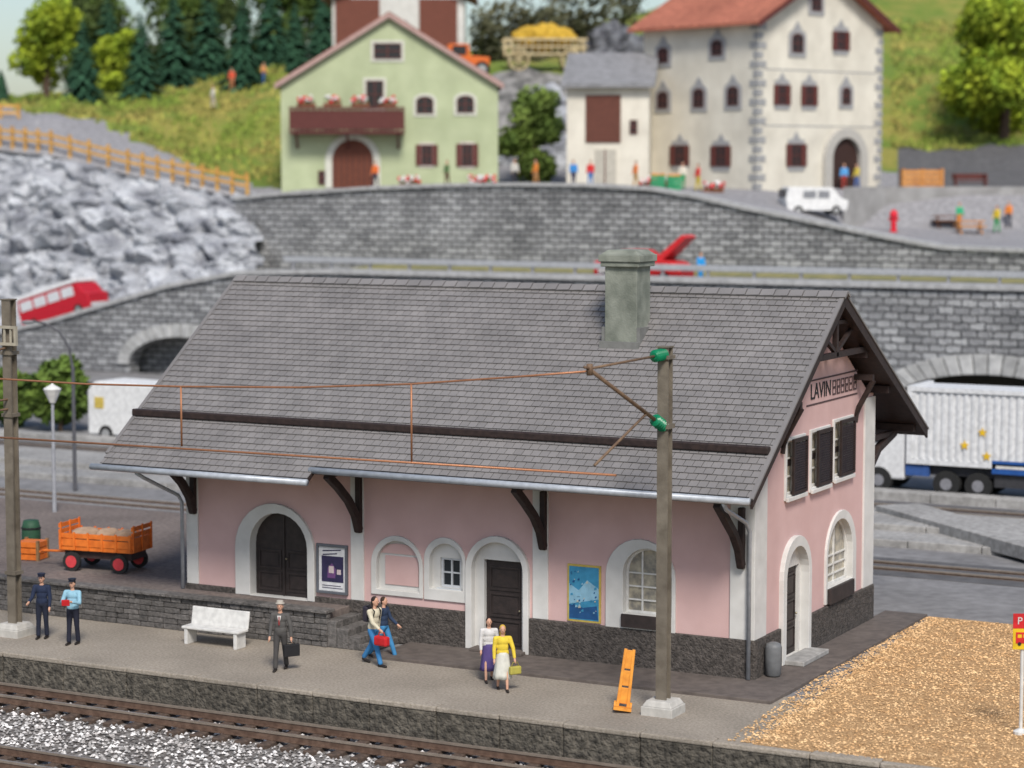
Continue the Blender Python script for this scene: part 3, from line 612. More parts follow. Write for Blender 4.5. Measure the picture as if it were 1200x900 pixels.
mb.build('gable_truss',brownd,roof,bevel=.01)
for y,z in ((1.7,5.85),(6.9,6.1)):
    mb=MB(); mb.tube([(0.02,y,z-.6),(.12,y,z-.2),(.5,y,z+.5)],.075,6); mb.box(0,.5,y-.07,y+.07,z+.5,z+.65) ; mb.build('gable_brace',brownd,st)
def brace(x,lowz,path,w=.17):
    mb=MB(); 
    pts=[V((x,y,z)) for y,z in path]
    for p,q in zip(pts,pts[1:]): mb.bar(p,q+(q-p).normalized()*.03,w,.2,(0,0,1))
    mb.bar(V((x,path[0][0],path[0][1]-.05)),V((x,path[0][0],path[0][1]+1.4)),w*.9,.14); mb.bar(V((x,0,path[-1][1]+.1)),V((x,path[-1][0]-.05,path[-1][1]+.0)),w*.85,.16)
    mb.build('eaves_brace',brownd,st,bevel=.02)
for px,py in ((227,600),(421,622),(637,642),(869,664)):
    p=onY(px,py,-.1); z=p.z; top=4.42
    brace(p.x,z,[(-.12,z),(-.3,z+.45),(-.62,z+.85),(-1.1,z+1.25),(-1.6,top)])
for x in (-.15,-5,-10,-15.8): brace(x,0,[(W+.1,3.7),(W+.3,4.15),(W+.9,4.55),(W+2.2,4.85)])
p=onY(709,405,2.4); cx0=p.x; ch=MB().box(cx0,cx0+.88,2.38,3.2,7.2,9.62).build('chimney',concr,roof,bevel=.015)
mb=MB(); mb.box(cx0-.09,cx0+.97,2.29,3.29,9.6,9.72); mb.box(cx0-.13,cx0+1.01,2.25,3.33,9.721,9.9)
mb.hexa([V((cx0-.1,2.28,9.9)),V((cx0+.98,2.28,9.9)),V((cx0+.98,3.3,9.9)),V((cx0-.1,3.3,9.9))],[V((cx0+.05,2.42,10.02)),V((cx0+.83,2.42,10.02)),V((cx0+.83,3.16,10.02)),V((cx0+.05,3.16,10.02))])
mb.build('chimney_cap',concr,ch,bevel=.02)
mb=MB(); mb.box(cx0-.1,cx0+.98,2.26,2.38,zf(2.2)+.0,zf(2.38)+.12); mb.box(cx0-.09,cx0-.003,2.38,3.2,zf(2.3),zf(2.9)+.1); mb.box(cx0+.883,cx0+.97,2.38,3.2,zf(2.3),zf(2.9)+.1); mb.build('flashing',flat((.2,.2,.19)),ch)
def gtext(txt,size,y,z,mat,name,parent,sx=1):
    mx=Matrix(((0,0,1,.012),(1,0,0,y),(0,1,0,z),(0,0,0,1))); return text_obj(txt,size,mat,mx,name,parent,.006,sx)
p=onX(973,455,0); tw_=gtext('LAVIN',.56,0,0,black,'station_name',st,.95)
ys=[v.co.y for v in tw_.data.vertices]; tw_.location=(0,p.y-max(ys),p.z)
thin=flat((.09,.055,.055)); zt=p.z
mb=MB(); e_=onX(1004,440,0).y; n=6; stp=(e_-p.y-.12)/n
for k in range(n):
    y=p.y+.12+stp*(k+.5); z=zt
    mb.plate(rect(y-stp*.4,y+stp*.4,z-.19,z+.19),[rect(y-stp*.26,y+stp*.26,z+.03,z+.15)] + ([rect(y-stp*.26,y+stp*.26,z-.15,z-.03)] if k%2==0 else [rect(y-stp*.1,y+stp*.26,z-.15,z-.03)]),-.012,-.003,FRg)
mb.build('ornament_band',thin,st)
for zz in (zt-.3,zt+.3): MB().plate(rect(p.y-1.7,e_+.05,zz-.02,zz+.02),[],-.012,-.003,FRg).build('band_line',thin,st)
# posters
q=prF(371,638,407,696,-.06); t=thing('poster_case','grey framed poster with a dark picture on white, beside the arched double door','poster')
MB().plate(rect(*q),[rect(q[0]+.06,q[1]-.06,q[2]+.07,q[3]-.07)],-.09,-.004,FRf).build('frame',flat((.12,.13,.15)),t,bevel=.01)
MB().plate(rect(q[0]+.05,q[1]-.05,q[2]+.06,q[3]-.06),[],-.04,-.02,FRf).build('sheet',flat((.68,.68,.69)),t)
w_=q[1]-q[0];h_=q[3]-q[2]
mb=MB(); mb.plate(rect(q[0]+.15,q[1]-.13,q[2]+h_*.24,q[3]-h_*.24),[],-.05,-.042,FRf,mi=0)
mb.plate([(q[0]+w_*.35,q[2]+h_*.32),(q[0]+w_*.6,q[2]+h_*.32),(q[0]+w_*.62,q[2]+h_*.5),(q[0]+w_*.5,q[2]+h_*.62),(q[0]+w_*.36,q[2]+h_*.52)],[],-.056,-.052,FRf,mi=2); mb.plate(rect(q[0]+w_*.4,q[0]+w_*.56,q[2]+h_*.42,q[2]+h_*.56),[],-.062,-.057,FRf,mi=1); mb.plate(rect(q[0]+w_*.66,q[1]-.2,q[2]+h_*.4,q[2]+h_*.5),[],-.056,-.052,FRf,mi=1)
for k in range(2): mb.plate([(q[0]+.18,q[3]-.2-k*.1),(q[1]-.2-.12*k,q[3]-.15-k*.1),(q[1]-.2-.12*k,q[3]-.12-k*.1),(q[0]+.18,q[3]-.17-k*.1)],[],-.046,-.042,FRf,mi=0)
for k in range(2): mb.plate(rect(q[0]+.16,q[1]-.16-k*.05,q[2]+.14+k*.06,q[2]+.16+k*.06),[],-.046,-.042,FRf,mi=0)
mb.build('picture',[flat((.035,.03,.08)),flat((.6,.5,.5)),flat((.16,.07,.2))],t)
q=prF(665,662,704,729,-.03); t=thing('poster','blue travel poster with a mountain village picture, between front door and arched window','poster')
MB().plate(rect(*q),[],-.035,-.004,FRf).build('sheet',flat((.55,.42,.10)),t)
w_=q[1]-q[0];h_=q[3]-q[2]; mb=MB(); mb.plate(rect(q[0]+.05,q[1]-.05,q[2]+.05,q[3]-.05),[],-.042,-.037,FRf,mi=0)
mb.plate([(q[0]+.05,q[2]+h_*.3),(q[1]-.05,q[2]+h_*.42),(q[1]-.05,q[2]+h_*.6),(q[0]+w_*.6,q[2]+h_*.74),(q[0]+w_*.35,q[2]+h_*.55),(q[0]+.05,q[2]+h_*.66)],[],-.047,-.043,FRf,mi=1)
mb.plate([(q[0]+.06,q[2]+.08),(q[1]-.06,q[2]+.08),(q[1]-.1,q[2]+h_*.3),(q[0]+w_*.4,q[2]+h_*.24),(q[0]+.06,q[2]+h_*.3)],[],-.047,-.043,FRf,mi=2)
rr=random.Random(5)
for k in range(34):
    a=q[0]+.07+rr.random()*(w_-.2); b=q[2]+.1+rr.random()*(h_*.82); c_=rr.uniform(.025,.07); mb.plate([(a,b),(a+c_,b+.01),(a+c_*.8,b+c_),(a+.01,b+c_*.7)],[],-.052-.0004*k,-.048,FRf,mi=rr.choice((0,1,2,2,3)))
mb.build('picture',[flat((.05,.27,.46)),flat((.26,.48,.62)),flat((.02,.09,.24)),flat((.5,.5,.44))],t)
p=onZ(901,792,.08); mb=MB(); mb.lathe([(.14,.0),(.18,.05),(.2,.35),(.2,.7),(.17,.78),(.08,.82),(.01,.83)],18); o=mb.build('rain_barrel',flat((.16,.165,.17),.5),smooth=True); o.location=(max(p.x,.32),p.y,.082); tag(o,'small dark grey barrel standing at the right front corner of the station','barrel')
# ------------------------------------------------------------ masts and wires
def mast(px,py,top,label,w=.3):
    p=onZ(px,py,0); t=thing('catenary_mast',label,'mast',(p.x,p.y,0))
    mb=MB(); 
    mb.box(-w/2,w/2,-w/2,-w/2+.04,.3,top); mb.box(-w/2,w/2,w/2-.04,w/2,.3,top); mb.box(-.025,.025,-w/2+.04,w/2-.04,.3,top); mb.box(-w/2-.02,w/2+.02,-w/2-.02,w/2+.02,top,top+.03); mb.build('post',mastm,t)
    mb=MB(); mb.box(-.38,.38,-.38,.38,-.02,.2); mb.hexa([V((-.36,-.36,.2)),V((.36,-.36,.2)),V((.36,.36,.2)),V((-.36,.36,.2))],[V((-.28,-.28,.33)),V((.28,-.28,.33)),V((.28,.28,.33)),V((-.28,.28,.33))]); mb.build('concrete_base',flat((.52,.50,.46),.9),t,bevel=.02)
    return t,V((p.x,p.y,0))
WY=-7.0
t,mp=mast(777,836,8.15,'tall steel catenary mast with green insulators in front of the station',.255)
def loc(p): return V(p)-mp
A=onY(691,432,WY); B=onY(693,553,WY)
mb=MB(); h1=8.0; h2=6.45
P1=V((mp.x,mp.y-.15,h1)); P2=V((mp.x,mp.y-.15,h2)); ins=M('brown_arm',(.20,.13,.08),(.13,.08,.05),scale=4,rough=.6)
mb.tube([loc(P1),loc(P1+(A-P1)*1.0)],.028,8); mb.tube([loc(P2),loc(A+V((0,.0,-.02)))],.045,8); M1=P2+(A-P2)*.22; mb.tube([loc(M1),loc(B+V((0,.15,.12)))],.03,8); mb.tube([loc(A),loc(A+V((.0,-.25,.05)))],.03,8)
mb.tube([loc(A+V((0,0,.1))),loc(A+V((0,0,-.14)))],.07,8)
mb.build('bracket_arm',ins,t,smooth=True)
for P_ in (P1,P2):
    d=(A-P_).normalized(); mb=MB(); pts=[];rs=[]
    for k in range(11): pts.append(loc(P_+d*(-.08+k*.045))); rs.append(.14 if k%2 else .075)
    mb.tube(pts,rs,14); mb.build('insulator',greeni,t)
mb=MB(); mb.box(-.17,.17,-.17,.17,h1-.1,h1-.02); mb.box(-.17,.17,-.17,.17,h2-.08,h2+.02); mb.build('clamp',mastm,t)
t2,mp2=mast(18,744,8.7,'steel catenary mast at the left edge with a beige frame near its top',.26)
mb=MB(); mb.tube([(0,0,5.9),(0,-3.2,5.9)],.03); mb.tube([(0,0,6.15),(0,-3.2,6.15)],.03); mb.tube([(0,-3.1,5.6),(0,-3.1,7.2)],.025); mb.tube([(0,0,7.5),(0,-3.1,7.1)],.03); mb.build('bracket_arm',ins,t2)
mb=MB(); z=7.55; mb.plate(rect(-.75,.42,z,z+.5),[rect(-.68,.35,z+.07,z+.43)],-.25,-.17,FRf); 
for k in range(5): mb.plate(rect(-.6+k*.2,-.55+k*.2,z+.07,z+.43),[],-.23,-.19,FRf)
mb.build('frame_sign',flat((.42,.38,.3)),t2)
mb=MB()
for z in (1.6,5.7,7.3): mb.box(-.17,.17,-.17,.17,z,z+.09)
mb.build('clamp',mastm,t2)
def wire(pts,r): 
    return MB().tube(pts,r,6)
def cat(px,py): return onY(px,py,WY)
cp=[cat(x,y) for x,y in ((-60,438),(0,444),(100,450),(212,453),(350,454),(482,450),(600,442),(691,435))]
mb=wire(cp,.025); tag(mb.build('catenary_wire',copper,smooth=True),'upper sagging copper overhead wire in front of the station roof','wire')
tag(wire([cat(-60,509),cat(722,557)],.027).build('contact_wire',copper,smooth=True),'lower straight copper contact wire in front of the station roof','wire')
for (x,y0,y1,lb) in ((212,453,523,'left vertical dropper between the two overhead wires'),(482,450,541,'right vertical dropper between the two overhead wires')):
    a=cat(x,y0); b=V((a.x,WY,cat(x,y1).z)); tag(wire([a,b],.025).build('wire_dropper',copper,smooth=True),lb,'wire')
# ------------------------------------------------------------ bench, hand truck, trolley, sign
p=onZ(257,755,0); t=thing('bench','white bench on the platform against the loading platform wall','bench',(p.x,p.y,0),R(0))
L_=1.75
MB().box(-L_/2,L_/2,-.42,0.04,.40,.47).build('seat',whitef,t,bevel=.02)
mb=MB(); mb.hexa([V((-L_/2,.0,.46)),V((L_/2,.0,.46)),V((L_/2,.06,.46)),V((-L_/2,.06,.46))],[V((-L_/2,.08,.9)),V((L_/2,.08,.9)),V((L_/2,.14,.9)),V((-L_/2,.14,.9))])
mb.build('backrest',whitef,t,bevel=.02)
for x in (-L_/2+.12,L_/2-.12):
    mb=MB(); mb.box(x-.05,x+.05,-.4,.02,0,.4); mb.build('leg',whitef,t,bevel=.015)
yelor=M('yellow_orange_wood',(.78,.33,.045),(.6,.22,.03),scale=5,rough=.55)
p=onZ(729,833,0); t=thing('hand_truck','narrow upright yellow orange wooden sack truck beside the mast base','hand truck',(p.x,p.y,0),(R(-7),R(7),R(24)))
for s in (-1,1): MB().bar((s*.12,0,.05),(s*.09,.06,1.38),.07,.09).build('side_rail',yelor,t,bevel=.01)
for z,h_ in ((.16,.36),(.56,.34),(.94,.42)): MB().box(-.1,.1,-.01+z*.035,.03+z*.035,z,z+h_).build('board',yelor,t,bevel=.01)
MB().box(-.2,.2,-.28,.02,.03,.1).build('toe_plate',yelor,t)
for s in (-1,1): MB().tube([(s*.15,.08,.1),(s*.2,.08,.1)],.1,14).build('wheel',yelor,t)
p=onZ(124,667,.85); t=thing('luggage_trolley','orange four wheeled luggage trolley loaded with pale sacks on the raised ground','trolley',(p.x,p.y,.85),R(8))
tp_=p.copy(); tl=2.3
MB().box(-tl/2,tl/2,-.55,.55,.58,.7).build('deck',orange,t,bevel=.01)
for s in (-1,1):
    mb=MB(); mb.box(-tl/2,tl/2,s*.55-.02,s*.55+.02,.705,.9); mb.box(-tl/2,tl/2,s*.55-.02,s*.55+.02,.93,1.06)
    for k in range(6): x=-tl/2+.05+k*(tl-.1)/5; mb.box(x-.03,x+.03,s*.58-.015,s*.58+.015,.6,1.1)
    mb.build('side_board',orange,t)
    mb=MB(); mb.box(s*tl/2-.02,s*tl/2+.02,-.55,.55,.705,1.0)
    for z in (1.03,1.2): mb.box(s*tl/2-.02,s*tl/2+.02,-.55,.55,z,z+.12)
    for y in (-.5,0,.5): mb.box(s*tl/2+.02,s*tl/2+.05,y-.03,y+.03,.6,1.36)
    mb.build('end_board',orange,t)
MB().box(-tl/2+.1,tl/2-.1,-.42,.42,.36,.58).build('chassis',flat((.05,.03,.028)),t)
for x in (-.75,.75):
    for s in (-1,1):
        wv=MB().tube([(x,s*.5,.27),(x,s*.6,.27)],.27,18).build('wheel',tyre,t); MB().tube([(x,s*.49,.27),(x,s*.62,.27)],.17,16).build('hub',flat((.65,.06,.07)),wv)
MB().tube([(-tl/2,0,.45),(-tl/2-.85,0,.42)],.035).build('drawbar',orange,t); MB().tube([(-tl/2-.85,-.2,.42),(-tl/2-.85,.2,.42)],.03).build('drawbar_handle',orange,t)
for k,(x,y,lb) in enumerate(((-.6,.0,'pale flat sack at the left end of the luggage trolley'),(.05,.05,'pale flat sack in the middle of the luggage trolley'),(.7,-.05,'pale flat sack at the right end of the luggage trolley'))):
    mb=MB(); mb.ell((0,0,0),(.36,.44,.2),20,12); mb.v=[tuple(V(v)*(1+.25*noise.noise(V(v)*5+V((k*3,0,0))))) for v in mb.v]
    o=mb.build('sack',flat((.42,.29,.20),.9),smooth=True); o.location=V((tp_.x,tp_.y,.85))+Matrix.Rotation(R(8),3,'Z')@V((x,y,.96)); tag(o,lb,'sack')
p=onZ(38,655,.85); t=thing('parcel_crate','small orange wooden crate left of the luggage trolley','crate',(p.x,p.y,.85),.2)
mb=MB()
for z in (0.02,.2,.38): mb.box(-.35,.35,-.3,.3,z,z+.15)
mb.build('slatted_body',orange,t); mb=MB()
for a in(-.33,.33):
    for b in (-.28,.28): mb.box(a-.04,a+.04,b-.04,b+.04,0,.58)
mb.build('corner_posts',wood,t)
p=onZ(28,650,.85); t=thing('green_barrel','dark green barrel standing behind the orange crate at the far left','barrel',(p.x-.3,p.y+.7,.85))
MB().lathe([(.22,0),(.27,.2),(.28,.45),(.27,.7),(.22,.9),(.01,.9)],16).build('shell',flat((.03,.09,.05)),t,smooth=True)
mb=MB()
for z in (.2,.65): mb.lathe([(.27,z),(.29,z),(.29,z+.05),(.27,z+.05)],16)
mb.build('hoops',black,t)
p=onZ(1196,860,0); t=thing('bus_stop_sign','red and yellow bus stop sign on a white post at the right edge','sign',(p.x,p.y,0),R(27))
MB().tube([(0,0,0),(0,0,2.6)],.04,10).build('post',whitef,t); MB().lathe([(.16,0),(.16,.06),(.05,.12),(.04,.12)],12).build('foot',whitef,t)
MB().plate(rect(-.22,.3,2.3,2.62),[],-.07,-.045,FRf).build('red_plate',red,t); MB().plate(rect(-.22,.3,1.85,2.295),[],-.07,-.045,FRf).build('yellow_plate',flat((.75,.5,.02)),t)
mb=MB(); mb.plate(rect(-.16,.2,1.98,2.22),[rect(-.12,-.03,2.1,2.18),rect(0,.08,2.1,2.18),rect(.1,.17,2.1,2.18)],-.08,-.072,FRf); mb.build('bus_symbol',red,t)
for x in (-.08,.12): MB().tube([(x,-.085,1.97),(x,-.072,1.97)],.04,10).build('bus_wheel_mark',black,t)
text_obj('P',.22,whitef,Matrix(((1,0,0,-.08),(0,0,-1,-.078),(0,1,0,2.46),(0,0,0,1))),'letter',t,.003)
p=onZ(64,600,.85); t=thing('street_lamp','grey lamp post with a white cone lantern on the raised ground at left','street lamp',(p.x,p.y,.85))
MB().tube([(0,0,0),(0,0,3.6)],[.07,.05],8).build('post',flat((.36,.37,.40)),t); MB().lathe([(.1,3.6),(.3,4.05),(.26,4.08),(.05,4.2),(.01,4.25)],12).build('lantern',flat((.75,.75,.72)),t)
p=onZ(88,575,0); t=thing('arched_street_lamp','dark arched street lamp curving left behind the luggage trolley','street lamp',(p.x,p.y,0),R(27))
MB().tube([(0,0,0),(0,0,4.6),(-.12,0,5.4),(-.5,0,6.0),(-1.0,0,6.3),(-1.5,0,6.4)],[.08,.07,.06,.05,.04,.04],8).build('post',flat((.10,.10,.11)),t); MB().ell((-1.65,0,6.35),(.25,.12,.08)).build('lamp_head',flat((.2,.2,.21)),t)
# ------------------------------------------------------------ LOWER WALL, ROAD, UPPER WALL
outl=[(-95,-1.2),(60,-1.2)]+[(x,zl(x)) for x in (60,-20,-50,-53,-56,-58,-60.9,-65,-69.8,-75,-80,-95)]
ax=onY(1158,450,60).x; bx=onY(214,430,60).x
def segarch(c,hw,base,rise,n=12): return [(c-hw,-.5),(c+hw,-.5)]+[(c+hw*math.cos(PI*i/n),base+rise*math.sin(PI*i/n)) for i in range(n+1)]
h1_=segarch(ax,5.0,.3,1.75); h2_=segarch(bx,3.9,.5,1.75)
t=thing('lower_retaining_wall','long grey stone retaining wall with low arches behind the station','wall')
MB().plate(outl,[h1_,h2_],60,61,FRf).build('masonry',wallb,t)
archst=M('arch_stone',(.48,.48,.47),(.34,.34,.335),scale=2,tint=.18,bump=.6,bscale=8)
for c,hw,base,rise,s_ in ((ax,5.0,.3,1.75,1.0),(bx,3.9,.5,1.75,.8)):
    mb=MB(); n=24 if hw>4 else 20
    for k in range(n):
        a0=PI*(k+.06)/n;a1=PI*(k+.94)/n
        q=[(c+hw*math.cos(a0),base+rise*math.sin(a0)),(c+(hw+s_)*math.cos(a0),base+(rise+s_)*math.sin(a0)),(c+(hw+s_)*math.cos(a1),base+(rise+s_)*math.sin(a1)),(c+hw*math.cos(a1),base+rise*math.sin(a1))]
        mb.plate(q,[],59.85,60.3,FRf,t=random.random())
    mb.build('arch_stones',archst,t,bevel=.03)
cm=M('coping_stone',(.44,.44,.44),(.32,.32,.32),scale=3,rough=.9,bump=.4,bscale=10)
mb=MB(); pts=[(-95,zl(-95))]+[(x,zl(x)) for x in (-80,-75,-69.8,-65,-60.9,-58,-56,-53,-50,-20,60)]
for (a,za),(b,zb_) in zip(pts,pts[1:]): mb.hexa([V((a,59.8,za)),V((b,59.8,zb_)),V((b,61.1,zb_)),V((a,61.1,za))],[V((a,59.8,za+.25)),V((b,59.8,zb_+.25)),V((b,61.1,zb_+.25)),V((a,61.1,za+.25))])
mb.build('coping',cm,t)
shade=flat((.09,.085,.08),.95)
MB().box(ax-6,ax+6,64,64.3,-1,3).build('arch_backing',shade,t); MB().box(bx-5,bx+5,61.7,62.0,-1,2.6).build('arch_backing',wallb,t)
mb=MB()
for (a,za),(b,zb_) in zip(pts,pts[1:]): mb.add([(a,61,za-.25),(b,61,zb_-.25),(b,75.2,zb_-.25),(a,75.2,za-.25)],[(0,1,2,3)])
struct(mb.build('upper_road',asph),'grey road between the two retaining walls','road')
mb=MB()
for (a,za),(b,zb_) in zip(pts,pts[1:]): mb.add([(a,71.5,za-.22),(b,71.5,zb_-.22),(b,75.2,zb_+.1),(a,75.2,za+.1)],[(0,1,2,3)])
struct(mb.build('grass_verge',M('dry_grass',(.30,.27,.12),(.19,.19,.09),scale=1.2,rough=.95,bump=1,bscale=6,bdist=.1)),'dry grass verge at the foot of the upper wall','grass')
t=thing('guard_rail','pale steel guard rail along the upper road','guard rail')
MB().box(-54,50,61.6,61.66,6.72,7.05).build('rail_beam',flat((.43,.44,.46),.5,.1),t,bevel=.03)
for k in range(40): MB().box(-53.5+k*2.6,-53.36+k*2.6,61.67,61.8,5.9,7.0).build('post',flat((.36,.36,.38),.5,.1),t)
t=thing('upper_retaining_wall','grey stone retaining wall with curved top below the village houses','wall')
ux0=UW[0][0]; outl=[(ux0,4.5),(20,4.5)]+[(x,z) for x,z in reversed(UW+[(20,zu(20))])]
MB().plate(outl,[],75,75.8,FRf).build('masonry',wallb,t)
mb=MB(); q=UW+[(20,zu(20))]
for (a,za),(b,zb_) in zip(q,q[1:]): mb.hexa([V((a,74.8,za)),V((b,74.8,zb_)),V((b,76,zb_)),V((a,76,za))],[V((a,74.8,za+.22)),V((b,74.8,zb_+.22)),V((b,76,zb_+.22)),V((a,76,za+.22))])
mb.build('coping',cm,t)
# hillside
mb=MB(); cols=[-400+k*12 for k in range(176)]
dd=[]; 
for a,b in zip(DR,DR[1:]):
    n=max(1,int((b-a)/1.8)) if b<=230 else 6
    dd+= [a+(b-a)*k/n for k in range(n)]
dd.append(DR[-1]); nr=len(dd)+1; vs=[];meta=[]
def hn(p): return noise.fractal(V((p.x*.12,p.y*.12,0)),1,2,4)+.35*noise.noise(V((p.x*.6,p.y*.6,3)))
for px in cols:
    tw=twall(px); dirv=(xyD(px,100)-CAM.xy.to_3d()); xw=CAM.x+dirv.x*tw/100
    ztop=zu(xw) if xw>ux0 else None
    p=xyD(px,tw); z0=(ztop+.12) if ztop else tz(px,tw)-.4
    vs.append((p.x,p.y,z0)); meta.append((px,tw,0))
    for i,d in enumerate(dd):
        d=max(d,tw+.6+i*.25); z=tz(px,d)
        if ztop and d<152: k=min(1,(d-tw)/8); z=(ztop+.12)*(1-k)+z*k if px<985 else z
        p=xyD(px,d,z); nz_=hn(p)
        amp=.95 if (d>165) else (.15 if d>153 and (px<320) else 0)
        vs.append((p.x,p.y,z+nz_*amp)); meta.append((px,d,d-tw))
for c in range(len(cols)-1):
    for r in range(nr-1):
        a=c*nr+r; f=(a,a+nr,a+nr+1,a+1); px,d,off=meta[a]
        s=abs(vs[a+1][2]-vs[a][2])/max(.1,(V(vs[a+1][:2])-V(vs[a][:2])).length)
        if px<330: m_=1 if off<4+11*(1-max(0,px)/330)+noise.noise(V((px*.02,0,0)))*2 else 0
        elif px<760: m_=2 if s>.45 and d<180 else (1 if d<166 else 0)
        elif px<1045: m_=1 if d<166 else 0
        else: m_=1 if d<149 else (3 if d<172 else 0)
        mb.add([vs[i] for i in f],[(0,1,2,3)],mi=m_)
me_o=mb.build('hillside',[hillgr,gravg,rockg,asphd],uv=False,fix=False)
bm=bmesh.new(); bm.from_mesh(me_o.data); bmesh.ops.remove_doubles(bm,verts=bm.verts,dist=.001); bmesh.ops.recalc_face_normals(bm,faces=bm.faces); bm.to_mesh(me_o.data); bm.free()
me_o.data.polygons.foreach_set('use_smooth',[True]*len(me_o.data.polygons)); struct(me_o,'grassy hillside with grey paths above the upper wall','hill')
pts=[at(988,147),at(1040,149.5),at(1130,150.2),at(1320,150.2)]
mb=MB()
for a,b in zip(pts,pts[1:]): mb.hexa([V((a.x,a.y,7.6)),V((b.x,b.y,7.6)),V((b.x,b.y+.6,7.6)),V((a.x,a.y+.6,7.6))],[V((a.x,a.y,10.95)),V((b.x,b.y,10.95)),V((b.x,b.y+.6,10.95)),V((a.x,a.y+.6,10.95))])
tag(mb.build('yard_wall',M('yard_concrete',(.33,.325,.32),(.24,.235,.23),scale=1,bump=.4,bscale=8)),'plain grey retaining wall of the yard right of the white house','wall')
# rock face left
mb=MB(); nu,nv=260,110; vs=[]
for i in range(nu+1):
    px=-160+(300+160)*i/nu
    bxp=onY(px,330,73).x; dirv=(xyD(px,100)-CAM.xy.to_3d())
    for j in range(nv+1):
        k=j/nv; y0=66.5 if bxp<-70 else 66.5+min(5,(bxp+70)*.8); Y=y0+(76.5-y0)*k; 
        tY=(Y-CAM.y)/dirv.y; X=CAM.x+dirv.x*tY; ztop=tz(px,(76-CAM.y)/dirv.y*100)+.1; zb0=zl(X)-.5
        z=zb0+(ztop-zb0)*(k**.75)
        p=V((X,Y,z)); f=math.sin(PI*min(1,k*1.02))**.5 if 0<k<1 else 0
        q=V((p.x*.34+p.z*.10,p.y*.34,p.z*.44-p.x*.10)); wv=V((noise.noise(p*.6),noise.noise(p*.6+V((9,0,0))),noise.noise(p*.6+V((0,9,0)))))*.4
        d1=noise.voronoi(q+wv)[0]; d2=noise.voronoi(q*2.1+wv)[0]; n1=min(.8,(d1[1]-d1[0])*1.8); n2=min(.8,(d2[1]-d2[0])*1.8); n3=noise.ridged_multi_fractal(p*.7,1,2,5,1,2)
        p=p+V((0,-1,.3))*(f*(n1*1.5+n2*.8+n3*.3-1.4)); vs.append(p)
fs=[(i*(nv+1)+j,(i+1)*(nv+1)+j,(i+1)*(nv+1)+j+1,i*(nv+1)+j+1) for i in range(nu) for j in range(nv)]
mb.add(vs,fs); struct(mb.build('rock_face',rockm,uv=False,fix=True),'craggy grey rock face above the ramp road','rock')
def fence(pxs,d,label,n,h=1.1):
    t=thing('wooden_fence',label,'fence'); P=[at(px,d(px)) for px in pxs]
    pm=M('fence_wood',(.66,.38,.11),(.48,.25,.06),scale=3)
    pts=[]
    for k in range(n+1):
        u=k/n*(len(P)-1); i=min(int(u),len(P)-2); p=P[i].lerp(P[i+1],u-i); pts.append(p)
        MB().box(p.x-.09,p.x+.09,p.y-.09,p.y+.09,p.z-.5,p.z+h).build('post',pm,t)
    for z in (.45,.95):
        mb=MB()
        for a,b in zip(pts,pts[1:]): mb.bar(a+V((0,-.11,z)),b+V((0,-.11,z)),.08,.2)
        mb.build('rail',pm,t)
fence([-60,0,60,150,220,290],lambda px:twall(px)+.3,'long yellow wooden rail fence on top of the rock face',20,1.3)
fence([-60,-20,22],lambda px:171,'short yellow fence piece on the grey hump at the far left',4)
# ------------------------------------------------------------ trees
def leaves(mb,c,r,n,s,rnd):
    for _ in range(n):
        u=V((rnd.gauss(0,1),rnd.gauss(0,1),rnd.gauss(0,1))).normalized(); k=rnd.random()**.45
        p=V(c)+V((u.x*r[0],u.y*r[1],u.z*r[2]))*k; a=V((rnd.uniform(-1,1),rnd.uniform(-1,1),rnd.uniform(-1,1))).normalized(); b=a.orthogonal().normalized(); e=a.cross(b)
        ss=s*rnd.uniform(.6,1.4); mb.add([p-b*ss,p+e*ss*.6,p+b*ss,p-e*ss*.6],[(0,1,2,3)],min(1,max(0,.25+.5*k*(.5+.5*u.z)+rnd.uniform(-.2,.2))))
def tree(name,label,cat,loc,h,r,mat,n=2600,s=.22,seed=1,trunk=.35,group=None):
    rnd=random.Random(seed); t=thing(name,label,cat,loc,0,group)
    mb=MB(); mb.tube([(0,0,-.5),(.1,0,h*.3),(-.05,.1,h*.6),(0,0,h*.85)],[h*.035,h*.028,h*.018,.03],8)
    bl=[]
    for k in range(13):
        a=rnd.uniform(0,6.28); z=h*rnd.uniform(trunk,.9); q=r*rnd.uniform(.3,.85)*(1-.8*abs(z/h-.55)); c=(q*math.cos(a),q*math.sin(a),z); bl.append(c)
        mb.tube([(0,0,z*.7),(c[0]*.5,c[1]*.5,z*.88),c],[h*.013,h*.009,.02],5)
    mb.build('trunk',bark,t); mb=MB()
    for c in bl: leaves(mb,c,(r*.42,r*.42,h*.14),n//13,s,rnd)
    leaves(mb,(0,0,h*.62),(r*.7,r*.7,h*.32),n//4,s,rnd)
    mb.build('crown',mat,t,uv=False,fix=False,tint=True); return t
